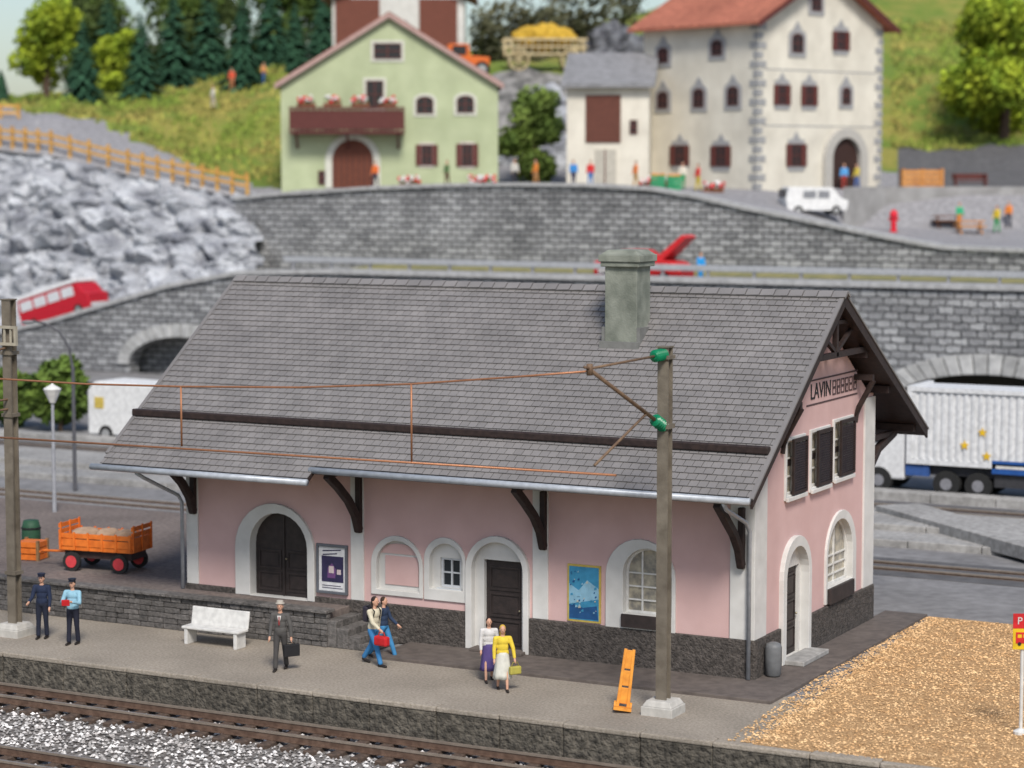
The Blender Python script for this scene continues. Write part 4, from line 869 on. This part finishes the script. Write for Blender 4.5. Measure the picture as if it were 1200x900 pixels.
def conifer(label,loc,h,r,seed):
    rnd=random.Random(seed); t=thing('conifer_tree',label,'tree',loc,0)
    MB().tube([(0,0,-.5),(0,0,h*.95)],[h*.022,.03],7).build('trunk',bark,t); mb=MB(); L=24
    for l in range(L):
        k=l/(L-1); z=h*(.06+.92*k); rr=r*(1-k)**.85+.12; nb=int(32-17*k)
        for b in range(nb):
            a=rnd.uniform(0,6.28); q=rr*rnd.uniform(.65,1.1); zt=z-q*.35
            d=V((math.cos(a),math.sin(a),0)); e=V((-d.y,d.x,0)); w=q*.24+.08
            for m_ in range(4):
                p0=d*q*(m_*.25)+V((0,0,z-(z-zt)*(m_*.25)**1.3)); p1=d*q*(m_*.25+.3)+V((0,0,z-(z-zt)*min(1,(m_*.25+.3))**1.3-.12)); ww=w*(1-m_*.2)
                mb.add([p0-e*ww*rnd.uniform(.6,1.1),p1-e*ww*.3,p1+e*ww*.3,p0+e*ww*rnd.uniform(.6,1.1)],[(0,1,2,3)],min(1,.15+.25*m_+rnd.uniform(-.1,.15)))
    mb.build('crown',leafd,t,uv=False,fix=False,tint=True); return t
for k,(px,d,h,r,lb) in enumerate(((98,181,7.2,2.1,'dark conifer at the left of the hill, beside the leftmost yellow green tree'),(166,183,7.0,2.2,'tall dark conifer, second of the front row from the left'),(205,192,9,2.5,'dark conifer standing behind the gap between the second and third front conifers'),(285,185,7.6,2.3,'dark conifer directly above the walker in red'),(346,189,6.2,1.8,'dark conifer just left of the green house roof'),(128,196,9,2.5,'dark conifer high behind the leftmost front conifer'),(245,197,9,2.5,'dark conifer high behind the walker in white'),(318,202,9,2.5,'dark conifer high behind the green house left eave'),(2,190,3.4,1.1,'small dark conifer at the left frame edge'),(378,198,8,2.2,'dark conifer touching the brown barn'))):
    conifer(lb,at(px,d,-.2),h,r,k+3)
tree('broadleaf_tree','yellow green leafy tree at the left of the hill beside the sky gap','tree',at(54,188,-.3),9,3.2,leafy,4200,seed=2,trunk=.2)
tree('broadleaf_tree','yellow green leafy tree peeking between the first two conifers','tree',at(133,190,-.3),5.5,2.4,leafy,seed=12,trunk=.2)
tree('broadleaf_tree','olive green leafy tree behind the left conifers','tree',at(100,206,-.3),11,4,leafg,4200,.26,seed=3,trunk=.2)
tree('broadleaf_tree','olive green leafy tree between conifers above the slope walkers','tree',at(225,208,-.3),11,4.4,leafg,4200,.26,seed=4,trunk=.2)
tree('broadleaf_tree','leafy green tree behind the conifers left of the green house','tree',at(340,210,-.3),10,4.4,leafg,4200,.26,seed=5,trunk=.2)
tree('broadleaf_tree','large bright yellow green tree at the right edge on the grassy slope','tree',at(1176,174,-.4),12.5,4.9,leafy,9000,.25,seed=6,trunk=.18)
tree('shrub','leafy green shrub between the green house and the annex','shrub',at(624,158,-.1),7.4,2.4,M('leaf_light',(.18,.25,.05),(.09,.15,.03),scale=.6,rough=.8,tint=.6),3600,seed=7,trunk=.1)
tree('shrub','round green shrub near the left white van','shrub',onZ(70,505,0),3.4,1.6,leafg,seed=8,trunk=.2)
tree('shrub','small green shrub at the left edge below the retaining wall','shrub',onZ(20,500,0),2.8,1.3,leafg,seed=9,trunk=.2)
def wood_mass(px0,px1,d0,d1,hh,n,label,mat,seed):
    rnd=random.Random(seed); mb=MB()
    for k in range(n):
        px=rnd.uniform(px0,px1); d=rnd.uniform(d0,d1); p=at(px,d,rnd.uniform(0,hh)); r=rnd.uniform(1.2,2.4); leaves(mb,p,(r,r,r*1.2),110,.3,rnd)
    tag(mb.build('distant_wood',mat,uv=False,fix=False,tint=True),label,'wood',kind='stuff')
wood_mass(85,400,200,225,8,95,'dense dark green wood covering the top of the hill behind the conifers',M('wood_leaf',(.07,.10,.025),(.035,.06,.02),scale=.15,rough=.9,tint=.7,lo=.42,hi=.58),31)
wood_mass(560,760,196,212,5,40,'low dark brush on the rise behind the hay wagon',M('brush_leaf',(.12,.11,.06),(.06,.07,.035),scale=.2,rough=.9,tint=.7),32)
rnd=random.Random(77); mb=MB()
for k in range(15000):
    px=rnd.choice((rnd.uniform(-20,335),rnd.uniform(-20,335),rnd.uniform(1045,1215))); d=rnd.uniform(160,206)
    if px<330 and d-twall(px)<5+11*(1-max(0,px)/330): continue
    if px>1000 and d<172: continue
    if noise.noise(V((px*.03,d*.12,0)))<-.15 and rnd.random()<.7: continue
    p=at(px,d); p.z+=hn(p)*(.95 if d>165 else .15)
    a=rnd.uniform(0,3.14); e=V((math.cos(a),math.sin(a),0))*rnd.uniform(.1,.25); h=rnd.uniform(.15,.45)
    mb.add([p-e,p+e,p+e*.4+V((rnd.uniform(-.1,.1),0,h)),p-e*.4+V((0,0,h*.8))],[(0,1,2,3)],rnd.random())
tag(mb.build('grass_tufts',M('tuft',(.20,.27,.045),(.33,.29,.08),scale=.2,rough=.9,tint=.5,lo=.42,hi=.60),uv=False,fix=False),'uneven green and straw coloured grass tufts on the hillside','grass',kind='stuff')
# ------------------------------------------------------------ HOUSES
hb=flat((.12,.035,.03)); dglass=flat((.03,.03,.035),.15)
def hwin(t,fr,u,v,w,h,arched=False,shut=False,sur=None,pane=None,sw=.14):
    a=(u-w/2,u+w/2,v-h/2,v+h/2); f=arch if arched else rect
    if arched: f=lambda *q:arch(q[0],q[1],q[2],q[3],rise=(q[1]-q[0])*.3)
    wn=MB().plate(f(*a),[],-.05,.01,fr).build('window',pane or dglass,t)
    b=(a[0]+.06,a[1]-.06,a[2]+.06,a[3]-.06); mb=MB(); mb.plate(f(*a),[f(*b)],-.1,-.051,fr); mb.plate(rect(u-.04,u+.04,b[2],b[3]-.02),[],-.09,-.052,fr); mb.plate(rect(b[0],b[1],v-.03,v+.03),[],-.088,-.052,fr)
    mb.build('frame',hb,wn)
    if sur:
        c=(a[0]-sw,a[1]+sw,a[2]-sw,a[3]+sw); mb=MB(); mb.plate(f(*c),[f(*a)],-.06,.01,fr)
        if sw>.2: mb.plate([(u-.4,a[3]+sw-.02),(u+.4,a[3]+sw-.02),(u,a[3]+sw+.5)],[],-.055,.01,fr)
        mb.build('surround',sur,wn)
    if shut:
        for s in (-1,1):
            x0=u+s*(w/2+w*.27); MB().plate(rect(x0-w*.25,x0+w*.25,a[2],a[3]),[],-.11,-.062,fr).build('shutter',hb,wn)
def house(name,label,loc,rz,W_,D_,H_,rise,wallm,roofm,ov=.7,rt=.22,trim=hb):
    t=thing(name,label,'house',loc,rz)
    g=[(-W_/2,-1),(W_/2,-1),(W_/2,H_),(0,H_+rise),(-W_/2,H_)]
    MB().plate(g,[],0,D_,FRf).build('wall',wallm,t)
    s=rise/(W_/2); o=W_/2+ov; e=H_-ov*s
    poly=[(-o,e+.05),(0,H_+rise+.05),(o,e+.05),(o,e+rt+.05),(0,H_+rise+rt+.08),(-o,e+rt+.05)]
    rf=MB().plate(poly,[],-ov,D_+ov,FRf).build('roof',roofm,t)
    poly=[(-o-.03,e-.12),(0,H_+rise-.1),(o+.03,e-.12),(o+.03,e+rt),(0,H_+rise+rt),(-o-.03,e+rt)]
    MB().plate(poly,[],-ov-.08,-ov-.003,FRf).build('bargeboard',trim,rf)
    return t,rf
tile=BM('red_tiles',(.52,.19,.12),(.40,.14,.09),(.22,.085,.06),.35,.4,.03,.8,.02)
gtile=M('grey_roof',(.27,.27,.28),(.19,.19,.195),scale=2,bump=.5,bscale=8)
brroof=M('brown_roof',(.28,.12,.08),(.2,.085,.06),scale=2,bump=.5,bscale=8)
greenw=M('green_render',(.47,.52,.33),(.40,.45,.275),scale=.6,rough=.9,bump=.3,bscale=10,dirt=.12)
cream=M('cream_render',(.74,.70,.60),(.64,.60,.51),scale=.7,rough=.9,bump=.3,bscale=10,dirt=.12)
d0=152; S=FP/(d0+.3); gp0=at(457,d0); gz0=gp0.z
def HX(px,c): return (px-c)/S
def HZ(py,base): return (base-py)/S
GB=220
t,rf=house('green_house','pale green gabled house with a flower balcony and an arched brown door',(gp0.x,gp0.y,gz0-.05),YAW+R(2),252/S,9,(GB-100)/S,(100-22)/S,greenw,brroof,ov=.35,trim=flat((.45,.3,.27)))
gs=flat((.62,.62,.54))
for (x,y,w,h,a) in ((455,62,32,18,0),(498,124,20,20,1),(545,123,20,20,1),(440,112,20,32,0)): hwin(t,FRf,HX(x,457),HZ(y,GB),w/S,h/S,bool(a),sur=gs,sw=.19)
for (x,y,w,h) in ((500,182,18,24),(547,182,18,26)): hwin(t,FRf,HX(x,457),HZ(y,GB),w/S*.7,h/S,False,True,sur=flat((.6,.55,.5)))
u=HX(414,457); dr=MB().plate(arch(u-24/S,u+24/S,.0,HZ(164,GB)),[],-.08,.02,FRf).build('door',flat((.15,.045,.025)),t); MB().plate(arch(u-32/S,u+32/S,.0,HZ(157,GB)),[arch(u-24/S,u+24/S,.0,HZ(164,GB))],-.12,.02,FRf).build('door_surround',flat((.64,.64,.56)),t)
mb=MB(); 
for k in range(-3,4): mb.plate(rect(u+k*.38-.02,u+k*.38+.02,.1,2.2),[],-.1,-.081,FRf)
mb.build('plank_line',black,dr)
hwin(t,FRf,HX(378,457),HZ(208,GB),.5,.9)
x0,x1=HX(343,457),HX(474,457); z0=HZ(158,GB); z1=HZ(128,GB)
bl=MB().box(x0,x1,-1.5,0,z0,z0+.2).build('balcony',hb,t)
mb=MB(); mb.box(x0,x1,-1.55,-1.45,z0+.3,z1-.15)
for k in range(20): x=x0+(x1-x0)*k/19; mb.box(x-.04,x+.04,-1.6,-1.4,z0+.1,z1)
mb.box(x0-.05,x1+.05,-1.65,-1.35,z1-.1,z1+.05); mb.build('railing',hb,bl)
for x in (x0+.4,(x0+x1)/2,x1-.4): MB().bar((x,-1.3,z0),(x,0,z0-.9),.15,.15).build('bracket',hb,bl)
gm=Matrix.Translation(V((gp0.x,gp0.y,gz0-.05)))@Matrix.Rotation(YAW+R(2),4,'Z')
def flowerbox(M4,x,y,z,w,label,n=60,cl=((.75,.04,.05),(.8,.78,.76)),seed=0):
    p=M4@V((x,y,z)); t=thing('flower_box',label,'flower box',p,M4.to_euler().z); rnd=random.Random(seed)
    MB().box(-w/2,w/2,-.14,.14,0,.25).build('box',flat((.2,.08,.04)),t)
    mb=MB(); leaves(mb,(0,0,.38),(w/2,.28,.24),n,.1,rnd); mb.build('foliage',leafg,t,uv=False,fix=False,tint=True)
    for c in cl:
        mb=MB()
        for k in range(n//6): mb.ell((rnd.uniform(-w/2,w/2),rnd.uniform(-.3,-.05),rnd.uniform(.3,.7)),(.1,.1,.1),6,4)
        mb.build('blossom',flat(c),t)
for k,(px,nm) in enumerate(((362,'leftmost'),(392,'second'),(424,'third'),(455,'rightmost'))): flowerbox(gm,HX(px,457),-1.5,z1+.06,1.2,'flower box with red and white blooms, %s on the green house balcony'%nm,seed=k)
# white house
d0=150; S=FP/d0; wp=at(887,147); wz=10.75; a2=YAW+R(40); Wg=163/(S*.766); Dl=122/(S*.643); ca,sa=math.cos(a2),math.sin(a2)
cen=V((wp.x,wp.y,0))+V((ca,sa,0))*Wg/2
WB=221
t,rf=house('white_house','cream three storey house with red tiled roof, brown windows and an arched doorway',(cen.x,cen.y,wz),a2,Wg,Dl,(WB-27)/S,3.3,cream,tile,ov=.8)
gx=lambda px:-Wg/2+(px-887)/163*Wg
quoin=flat((.36,.36,.36)); orn=flat((.36,.36,.365))
for (x,y,w,h,s_) in ((936,52,18,22,0),(993,47,14,22,1),(917,112,13,23,1),(952,112,13,23,1),(1001,111,14,20,0),(936,181,16,26,1),(960,5,16,18,0)): hwin(t,FRf,gx(x),HZ(y,WB),w/(S*.766)*.8,h/S,bool(not s_),bool(s_),sur=orn,sw=.3)
FRl=lambda u,v,d:(-Wg/2+d,u,v)
ly=lambda px:(887-px)/122*Dl
for (x,y,w,h,s_) in ((787,62,14,18,0),(845,57,14,18,0),(787,115,14,20,0),(826,114,14,22,0),(862,113,14,22,0),(806,181,13,24,1),(850,182,13,24,1)): hwin(t,FRl,ly(x),HZ(y,WB),w/(S*.643)*.8,h/S,bool(not s_),bool(s_),sur=orn,sw=.3)
u=gx(999); dw=38/(S*.766)/2; MB().plate(arch(u-dw,u+dw,-.1,HZ(160,WB)),[],-.03,.02,FRf).build('door',flat((.05,.025,.02)),t); MB().plate(arch(u-dw-.7,u+dw+.7,-.1,HZ(149,WB)),[arch(u-dw,u+dw,-.1,HZ(160,WB))],-.35,.02,FRf).build('door_surround',flat((.5,.48,.44)),t)  # near-black plate paints the shaded depth of the open archway, no door leaf
for z_ in (HZ(84,WB),HZ(148,WB)): MB().plate(rect(-Wg/2+.6,Wg/2-.6,z_,z_+.08),[],-.012,.01,FRf).build('painted_band',quoin,t)
for xx in (-Wg/2,Wg/2):
    mb=MB(); z=0;k=0
    while z<(WB-30)/S: w_=.7 if k%2 else .4; mb.box(xx-.05 if xx<0 else xx-w_,xx+w_ if xx<0 else xx+.05,-.05,w_ if xx<0 else .3,z,z+.42); z+=.6;k+=1
    mb.build('corner_quoins',quoin,t)
MB().box(-1.6,-.7,4,5,14,18).build('chimney',cream,rf)
# annex
d0=150;S=FP/d0; ap=at(712,150); t=thing('annex','small cream annex with grey pitched roof and large brown hatch beside the white house','house',(ap.x,ap.y,10.85),YAW-R(6))
aw=96/S; ah=(WB-105)/S
MB().box(-aw/2,aw/2,0,5,-.8,ah).build('wall',cream,t)
mb=MB(); mb.hexa([V((-aw/2-.35,-.6,ah+.0)),V((aw/2+.4,-.6,ah+.0)),V((aw/2+.4,5.4,ah+2.3)),V((-aw/2-.35,5.4,ah+2.3))],[V((-aw/2-.35,-.6,ah+.25)),V((aw/2+.4,-.6,ah+.25)),V((aw/2+.4,5.4,ah+2.55)),V((-aw/2-.35,5.4,ah+2.55))]); mb.build('roof',gtile,t)
MB().box(-aw/2+.02,aw/2-.02,.3,4.98,ah,ah+.35).build('attic_wall',cream,t)
c_=lambda px:(px-712)/S
MB().plate(rect(c_(686),c_(727),HZ(168,WB),HZ(113,WB)),[],-.08,.02,FRf).build('hatch',flat((.13,.045,.03)),t)
dr=MB().plate(rect(c_(697),c_(722),0,HZ(176,WB)),[],-.08,.02,FRf).build('door',flat((.5,.47,.4)),t); MB().plate(rect(c_(709)-.04,c_(709)+.04,0,HZ(176,WB)),[],-.1,-.081,FRf).build('door_gap',hb,dr)
hwin(t,FRf,c_(742),HZ(150,WB),.5,.9)
# barn behind
bp=at(470,182); t=thing('barn','brown boarded barn with white corner walls behind the green house','barn',(bp.x,bp.y,bp.z-1),YAW)
MB().box(-5.4,5.0,0,7,-2,7).build('wall',whitep,t)
for a,b in ((-5.1,-1.7),(1.5,4.4)):
    mb=MB(); mb.box(a,b,-.1,.02,-1,7)
    for k in range(9): x=a+(b-a)*k/8; mb.box(x-.04,x+.04,-.16,-.1,-1,7)
    mb.build('boarding',flat((.18,.06,.04)),t)
hwin(t,FRf,-.1,4.6,1.2,1.3)
MB().plate([(-6.2,6.9),(0,9.5),(6,6.9),(6,7.2),(0,9.9),(-6.2,7.2)],[],-.8,7.8,FRf).build('roof',brroof,t)
# hay wagon
hp=at(638,176); t=thing('hay_wagon','pale wooden ladder wagon heaped with yellow hay','wagon',(hp.x,hp.y,hp.z+.1),YAW+.05)
hw_=M('pale_wood',(.6,.5,.3),(.46,.36,.2),scale=2)
MB().box(-3,3,-.9,.9,1.0,1.15).build('bed',hw_,t)
for s in (-1,1):
    mb=MB(); mb.bar((-3.1,s*.95,1.2),(3.1,s*.95,1.2),.14,.14); mb.bar((-3.2,s*1.25,2.3),(3.2,s*1.25,2.3),.16,.16); mb.bar((-3.2,s*1.1,1.75),(3.2,s*1.1,1.75),.12,.12)
    for k in range(13): x=-3+k*.5; mb.bar((x,s*.95,1.15),(x,s*1.25,2.35),.1,.1,(1,0,0))
    mb.build('side_ladder',hw_,t)
for x in (-2,2):
    for s in(-1,1):
        mb=MB(); n=20
        pts=[(x+.75*math.cos(2*PI*k/n),s*1.05,.75+.75*math.sin(2*PI*k/n)) for k in range(n+1)]; mb.tube(pts,.08,6)
        for k in range(8): a=PI*k/4; mb.bar((x,s*1.05,.75),(x+.7*math.cos(a),s*1.05,.75+.7*math.sin(a)),.07,.07,(0,1,0))
        mb.ell((x,s*1.05,.75),(.14,.14,.14),8,6); mb.build('wheel',hw_,t)
hm=M('hay',(.75,.48,.06),(.5,.3,.03),scale=3,bump=1,bscale=8,bdist=.2)
mb=MB(); mb.ell((0,0,0),(2.5,1.1,1.0),32,16)
vs=[V(v) for v in mb.v]; mb.v=[tuple(v+v.normalized()*noise.noise(v*1.7)*.4) for v in vs]
o=mb.build('hay_heap',hm,smooth=True); o.location=(hp.x,hp.y,hp.z+2.6); o.rotation_euler=(0,0,YAW); tag(o,'heap of yellow hay piled on the wooden wagon','hay')
def boulder(px,d,r,label,seed,mat=rockg,dz=0):
    mb=MB(); mb.ell((0,0,0),r,30,20); s=V((seed*7.3,0,0))
    mb.v=[tuple(V(v)*(1+.55*(noise.voronoi(V(v)*.8+s)[0][1]-noise.voronoi(V(v)*.8+s)[0][0])+.25*noise.noise(V(v)*1.5+s)-.15)) for v in mb.v]
    o=mb.build('boulder',mat,uv=False); o.location=at(px,d,dz); tag(o,label,'rock')
rockb=M('slate_rock',(.24,.25,.27),(.06,.06,.07),scale=1.2,rough=.8,bump=1,bscale=4,bdist=.3)
boulder(716,178,(2.5,1.5,2.6),'big dark jagged boulder right of the hay wagon',1,rockb,1.2); boulder(748,180,(2,1.5,2.0),'dark boulder half hidden by the red roof',2,rockb,.6)
for k,(px,d,r,lb) in enumerate(((600,166,1.8,'grey boulder beside the green house right eave'),(648,167,2.0,'grey boulder behind the shrub'),(668,170,1.8,'grey boulder above the annex roof, left one'),(700,171,2.0,'grey boulder above the annex roof, middle one'),(735,171,1.6,'grey boulder above the annex roof, right one'),(640,172,1.6,'grey boulder below the hay wagon'))): boulder(px,d,(r,1.3,r*.9),lb,k+4,rockm,.3)
# ------------------------------------------------------------ vehicles
def vehicle(name,label,cat,loc,rz,Wd,prof,bm_,wins,wheels,wr=.33,glassm=dglass,extra=None):
    t=thing(name,label,cat,loc,rz)
    MB().plate(prof,[],-Wd/2,Wd/2,FRf).build('body',bm_,t,bevel=.08)
    for q in wins:
        for s in(-1,1): MB().plate(q,[],s*(Wd/2)-.025,s*(Wd/2)+.025,FRf).build('window',glassm,t)
    for x in wheels:
        for s in (-1,1):
            o=MB().tube([(x,s*(Wd/2-.2),wr),(x,s*(Wd/2+.03),wr)],wr,18).build('wheel',tyre,t); MB().tube([(x,s*(Wd/2+.02),wr),(x,s*(Wd/2+.045),wr)],wr*.55,14).build('rim',flat((.5,.5,.5),.4,.5),o)
    return t
p=onY(79,350,63); th=math.atan(.29); redd=flat((.50,.015,.03),.4)
t=vehicle('red_van','small red van with white roof and window band driving on the ramp at the left','van',(p.x,63,zl(p.x)+.15),(0,-th,0),2.0,[(-2.8,.25),(2.7,.25),(2.8,1.1),(2.5,1.25),(2.1,1.95),(-2.7,2.05),(-2.85,1.2)],redd,[rect(-2.55+k*1.12,-1.6+k*1.12,1.25,1.85) for k in range(4)],(-1.8,1.8),glassm=flat((.62,.64,.66),.2))
MB().box(-2.8,2.1,-1.05,1.05,2.0,2.25).build('roof_panel',flat((.78,.78,.78)),t,bevel=.06); MB().box(2.78,2.9,-.9,.9,.3,.5).build('bumper',flat((.6,.6,.6)),t)
p=onY(755,318,63); t=vehicle('sports_car','low red sports car with its rear lid raised on the upper road','car',(p.x,63,5.95),0,1.9,[(-2.6,.3),(2.5,.3),(2.6,.9),(1.9,1.25),(.8,1.35),(.1,1.8),(-1.0,1.8),(-1.7,1.35),(-2.6,1.15)],red,[[( -.9,1.35),(.55,1.35),(.05,1.7),(-.85,1.7)]],(-1.7,1.6))
mb=MB(); mb.hexa([V((.9,-.85,1.3)),V((1.1,-.85,1.0)),V((1.1,.85,1.0)),V((.9,.85,1.3))],[V((2.5,-.7,2.65)),V((2.75,-.7,2.5)),V((2.75,.7,2.5)),V((2.5,.7,2.65))]); mb.build('raised_lid',red,t,bevel=.03)
MB().plate(rect(-2.3,-1.2,.5,.8),[],-.97,-.955,FRf).build('side_stripe',flat((.7,.7,.7)),t)
p=onZ(150,516,0); t=vehicle('white_camper','white camper van with a small yellow window left of the station roof','van',(p.x+1.6,p.y,0),R(0),2.1,[(-3,.35),(3,.35),(3,2.6),(-2.6,2.7),(-3,2.3)],flat((.75,.75,.74)),[rect(-2.6,-2.1,1.5,2.0)],(-2,2),.38,glassm=flat((.6,.45,.1),.3))
MB().box(-3.05,-2.99,-.8,.8,1.4,2.2).build('rear_window',flat((.2,.2,.2),.3),t); MB().box(-3.06,-2.98,-.95,.95,.4,.6).build('bumper',flat((.15,.15,.15)),t)
p=at(953,142); t=vehicle('white_van','small white van parked in the yard before the white house','van',(p.x,p.y,p.z-.05),YAW+.15,1.8,[(-1.9,.3),(1.9,.3),(2.0,.9),(1.5,1.05),(1.0,1.7),(-1.8,1.75),(-2,1.0)],flat((.78,.78,.77)),[rect(-.9,-.1,1.05,1.5),rect(.05,.75,1.05,1.5)],(-1.2,1.2),.3,glassm=flat((.25,.26,.28),.2))
MB().box(-2.04,-1.96,-.7,.7,1.1,1.6).build('rear_window',dglass,t)
tp=onY(1066,590,31.9); t=thing('container_truck','white container truck with yellow stars on its side, parked at the right','truck',(tp.x,33,0),0)
wm=flat((.72,.725,.73),.5); Lc=12; ct=MB().box(0,Lc,-1.2,1.2,1.25,4.0).build('container',wm,t)
mb=MB(); x=.1
while x<Lc-.1:
    mb.box(x,x+.14,-1.25,-1.2,1.4,3.9); x+=.28
mb.build('container_ribs',wm,ct,bevel=.01)
mb=MB()
for x in (0,Lc): mb.box(x-.1,x+.1,-1.29,1.29,1.2,4.08)
mb.box(0,Lc,-1.3,-1.2,3.9,4.06); mb.box(0,Lc,-1.3,-1.2,1.2,1.38); mb.build('container_frame',wm,ct)
def star(c,z,r):
    return [(c+(r if k%2==0 else r*.42)*math.sin(k*PI/5),z+(r if k%2==0 else r*.42)*math.cos(k*PI/5)) for k in range(10)]
yel=flat((.8,.5,.02),.5)
for px,py in ((1130,522),(1151,507),(1156,535)):
    q=onY(px,py,31.7); MB().plate(star(q.x-tp.x,q.z,.19),[],-1.285,-1.27,FRf).build('star',yel,ct)
q=onY(1186,549,31.7); lb_=MB().plate(rect(q.x-tp.x-.75,q.x-tp.x+1.2,q.z-.24,q.z+.24),[],-1.30,-1.27,FRf).build('blue_label',flat((.02,.09,.32)),ct)
MB().plate(rect(q.x-tp.x-.6,q.x-tp.x+1.0,q.z-.04,q.z+.06),[],-1.31,-1.302,FRf).build('label_line',whitef,lb_)
MB().box(.2,Lc,-1.0,1.0,.8,1.2).build('chassis',flat((.04,.04,.045)),t)
MB().box(3.2,7.4,-1.15,-1.01,.5,1.12).build('side_guard',flat((.05,.05,.055)),t)
for x in (-1.2,1.4,2.6,8.2,9.5,10.8):
    for s in(-1,1):
        o=MB().tube([(x,s*.85,.5),(x,s*1.2,.5)],.5,20).build('wheel',tyre,t); MB().tube([(x,s*1.19,.5),(x,s*1.22,.5)],.22,14).build('rim',flat((.25,.25,.27)),o)
MB().plate([(-2.6,.55),(-.2,.55),(-.2,3.0),(-1.9,3.0),(-2.5,2.1)],[],-1.15,1.15,FRf).build('cab',wm,t,bevel=.08)
MB().box(-.15,.75,-1.2,-1.05,.75,1.15).build('blue_tank',flat((.04,.10,.30)),t)
for s in(-1,1): MB().plate([(-2.2,1.9),(-1.0,1.9),(-1.0,2.7),(-1.8,2.7)],[],s*1.16-.02,s*1.16+.02,FRf).build('cab_window',dglass,t)
# yard furniture
woodo=M('orange_wood',(.62,.30,.10),(.48,.2,.06),scale=3)
def table_bench(px,d,label,mt=None):
    mt=mt or woodo; p=at(px,d); t=thing('picnic_table',label,'table',p,YAW)
    MB().box(-.9,.9,-.35,.35,.72,.8).build('tabletop',mt,t)
    for s in(-1,1): MB().box(-.9,.9,s*.75-.14,s*.75+.14,.42,.5).build('seat',mt,t)
    for x in(-.65,.65): mb=MB(); mb.bar((x,-.75,0),(x,.1,.75),.1,.1,(1,0,0)); mb.bar((x,.75,0),(x,-.1,.75),.1,.1,(1,0,0)); mb.bar((x,-.8,.4),(x,.8,.4),.08,.1); mb.build('leg',mt,t)
table_bench(1136,144,'orange brown picnic table in the right yard')
table_bench(1110,147.5,'dark brown picnic table against the yard wall',flat((.16,.07,.04)))
p=at(1080,153); t=thing('wooden_box','large orange wooden box on the terrace right of the arched doorway','box',p,YAW)
mb=MB()
for k in range(4): mb.box(-1.3,1.3,-.5,.5,.02+k*.33,.3+k*.33)
mb.build('boards',woodo,t); mb=MB()
for x in(-1.3,0,1.3): mb.box(x-.07,x+.07,-.56,.56,0,1.36)
mb.build('posts',woodo,t)
p=at(1137,155); t=thing('park_bench','dark brown bench on the dark terrace below the bright tree','bench',p,YAW)
MB().box(-1.2,1.2,-.25,.25,.42,.5).build('seat',hb,t); MB().box(-1.2,1.2,.22,.3,.6,1.0).build('backrest',hb,t)
for x in(-1,1): MB().box(x-.06,x+.06,-.22,.28,0,1.0).build('leg',hb,t)
p=at(1047,143); t=thing('fire_hydrant','red fire hydrant in front of the yard wall','hydrant',p)
MB().lathe([(.25,0),(.25,.1),(.18,.12),(.18,.9),(.26,.95),(.26,1.15),(.16,1.35),(.02,1.42)],12).build('barrel',flat((.7,.02,.04),.4),t,smooth=False); MB().tube([(-.32,0,.8),(.32,0,.8)],.09,8).build('nozzle',red,t)
I4=lambda px,d:Matrix.Translation(at(px,d))@Matrix.Rotation(YAW,4,'Z')
for k,(px,d,w_,lb) in enumerate(((762,146,1.5,'planter with red and white flowers, leftmost along the wall by the white house'),(782,145.6,1.4,'planter with red and white flowers, second along the wall by the white house'),(836,144.5,1.3,'planter with red and white flowers right of the villager in red'),(957,148,1.0,'small planter with red flowers left of the arched doorway'),(480,151,1.4,'low planter before the green house, left of its front windows'),(560,151,1.4,'low planter before the green house, under its right window'),(570,148,1.2,'low planter at the right corner of the green house'))): flowerbox(I4(px,d),0,0,0,w_,lb,90,seed=20+k)
gcr=flat((.04,.32,.14))
for px,lb in ((771,'green market crate between the first two planters by the wall'),(790,'green market crate right of the second planter by the wall')):
    p=at(px,145.2); t=thing('market_crate',lb,'crate',p,YAW); mb=MB()
    for z in (0,.22,.44,.66): mb.box(-.45,.45,-.3,.3,z+.01,z+.19)
    mb.build('slats',gcr,t); mb=MB(); rr=random.Random(int(px))
    for k in range(16): mb.ell((rr.uniform(-.38,.38),rr.uniform(-.22,.22),.9),(.1,.1,.1),6,4)
    mb.build('produce',flat((.75,.3,.05)),t)
p=at(545,176); t=vehicle('tractor','orange tractor behind the roof of the green house','tractor',(p.x,p.y,p.z),YAW+.2,1.3,[(-1.6,.6),(1.8,.6),(1.8,1.5),(.3,1.6),(.2,2.5),(-1.3,2.5),(-1.6,1.5)],flat((.75,.16,.03)),[rect(-1.1,0,1.65,2.35)],(-.9,1.2),.6)
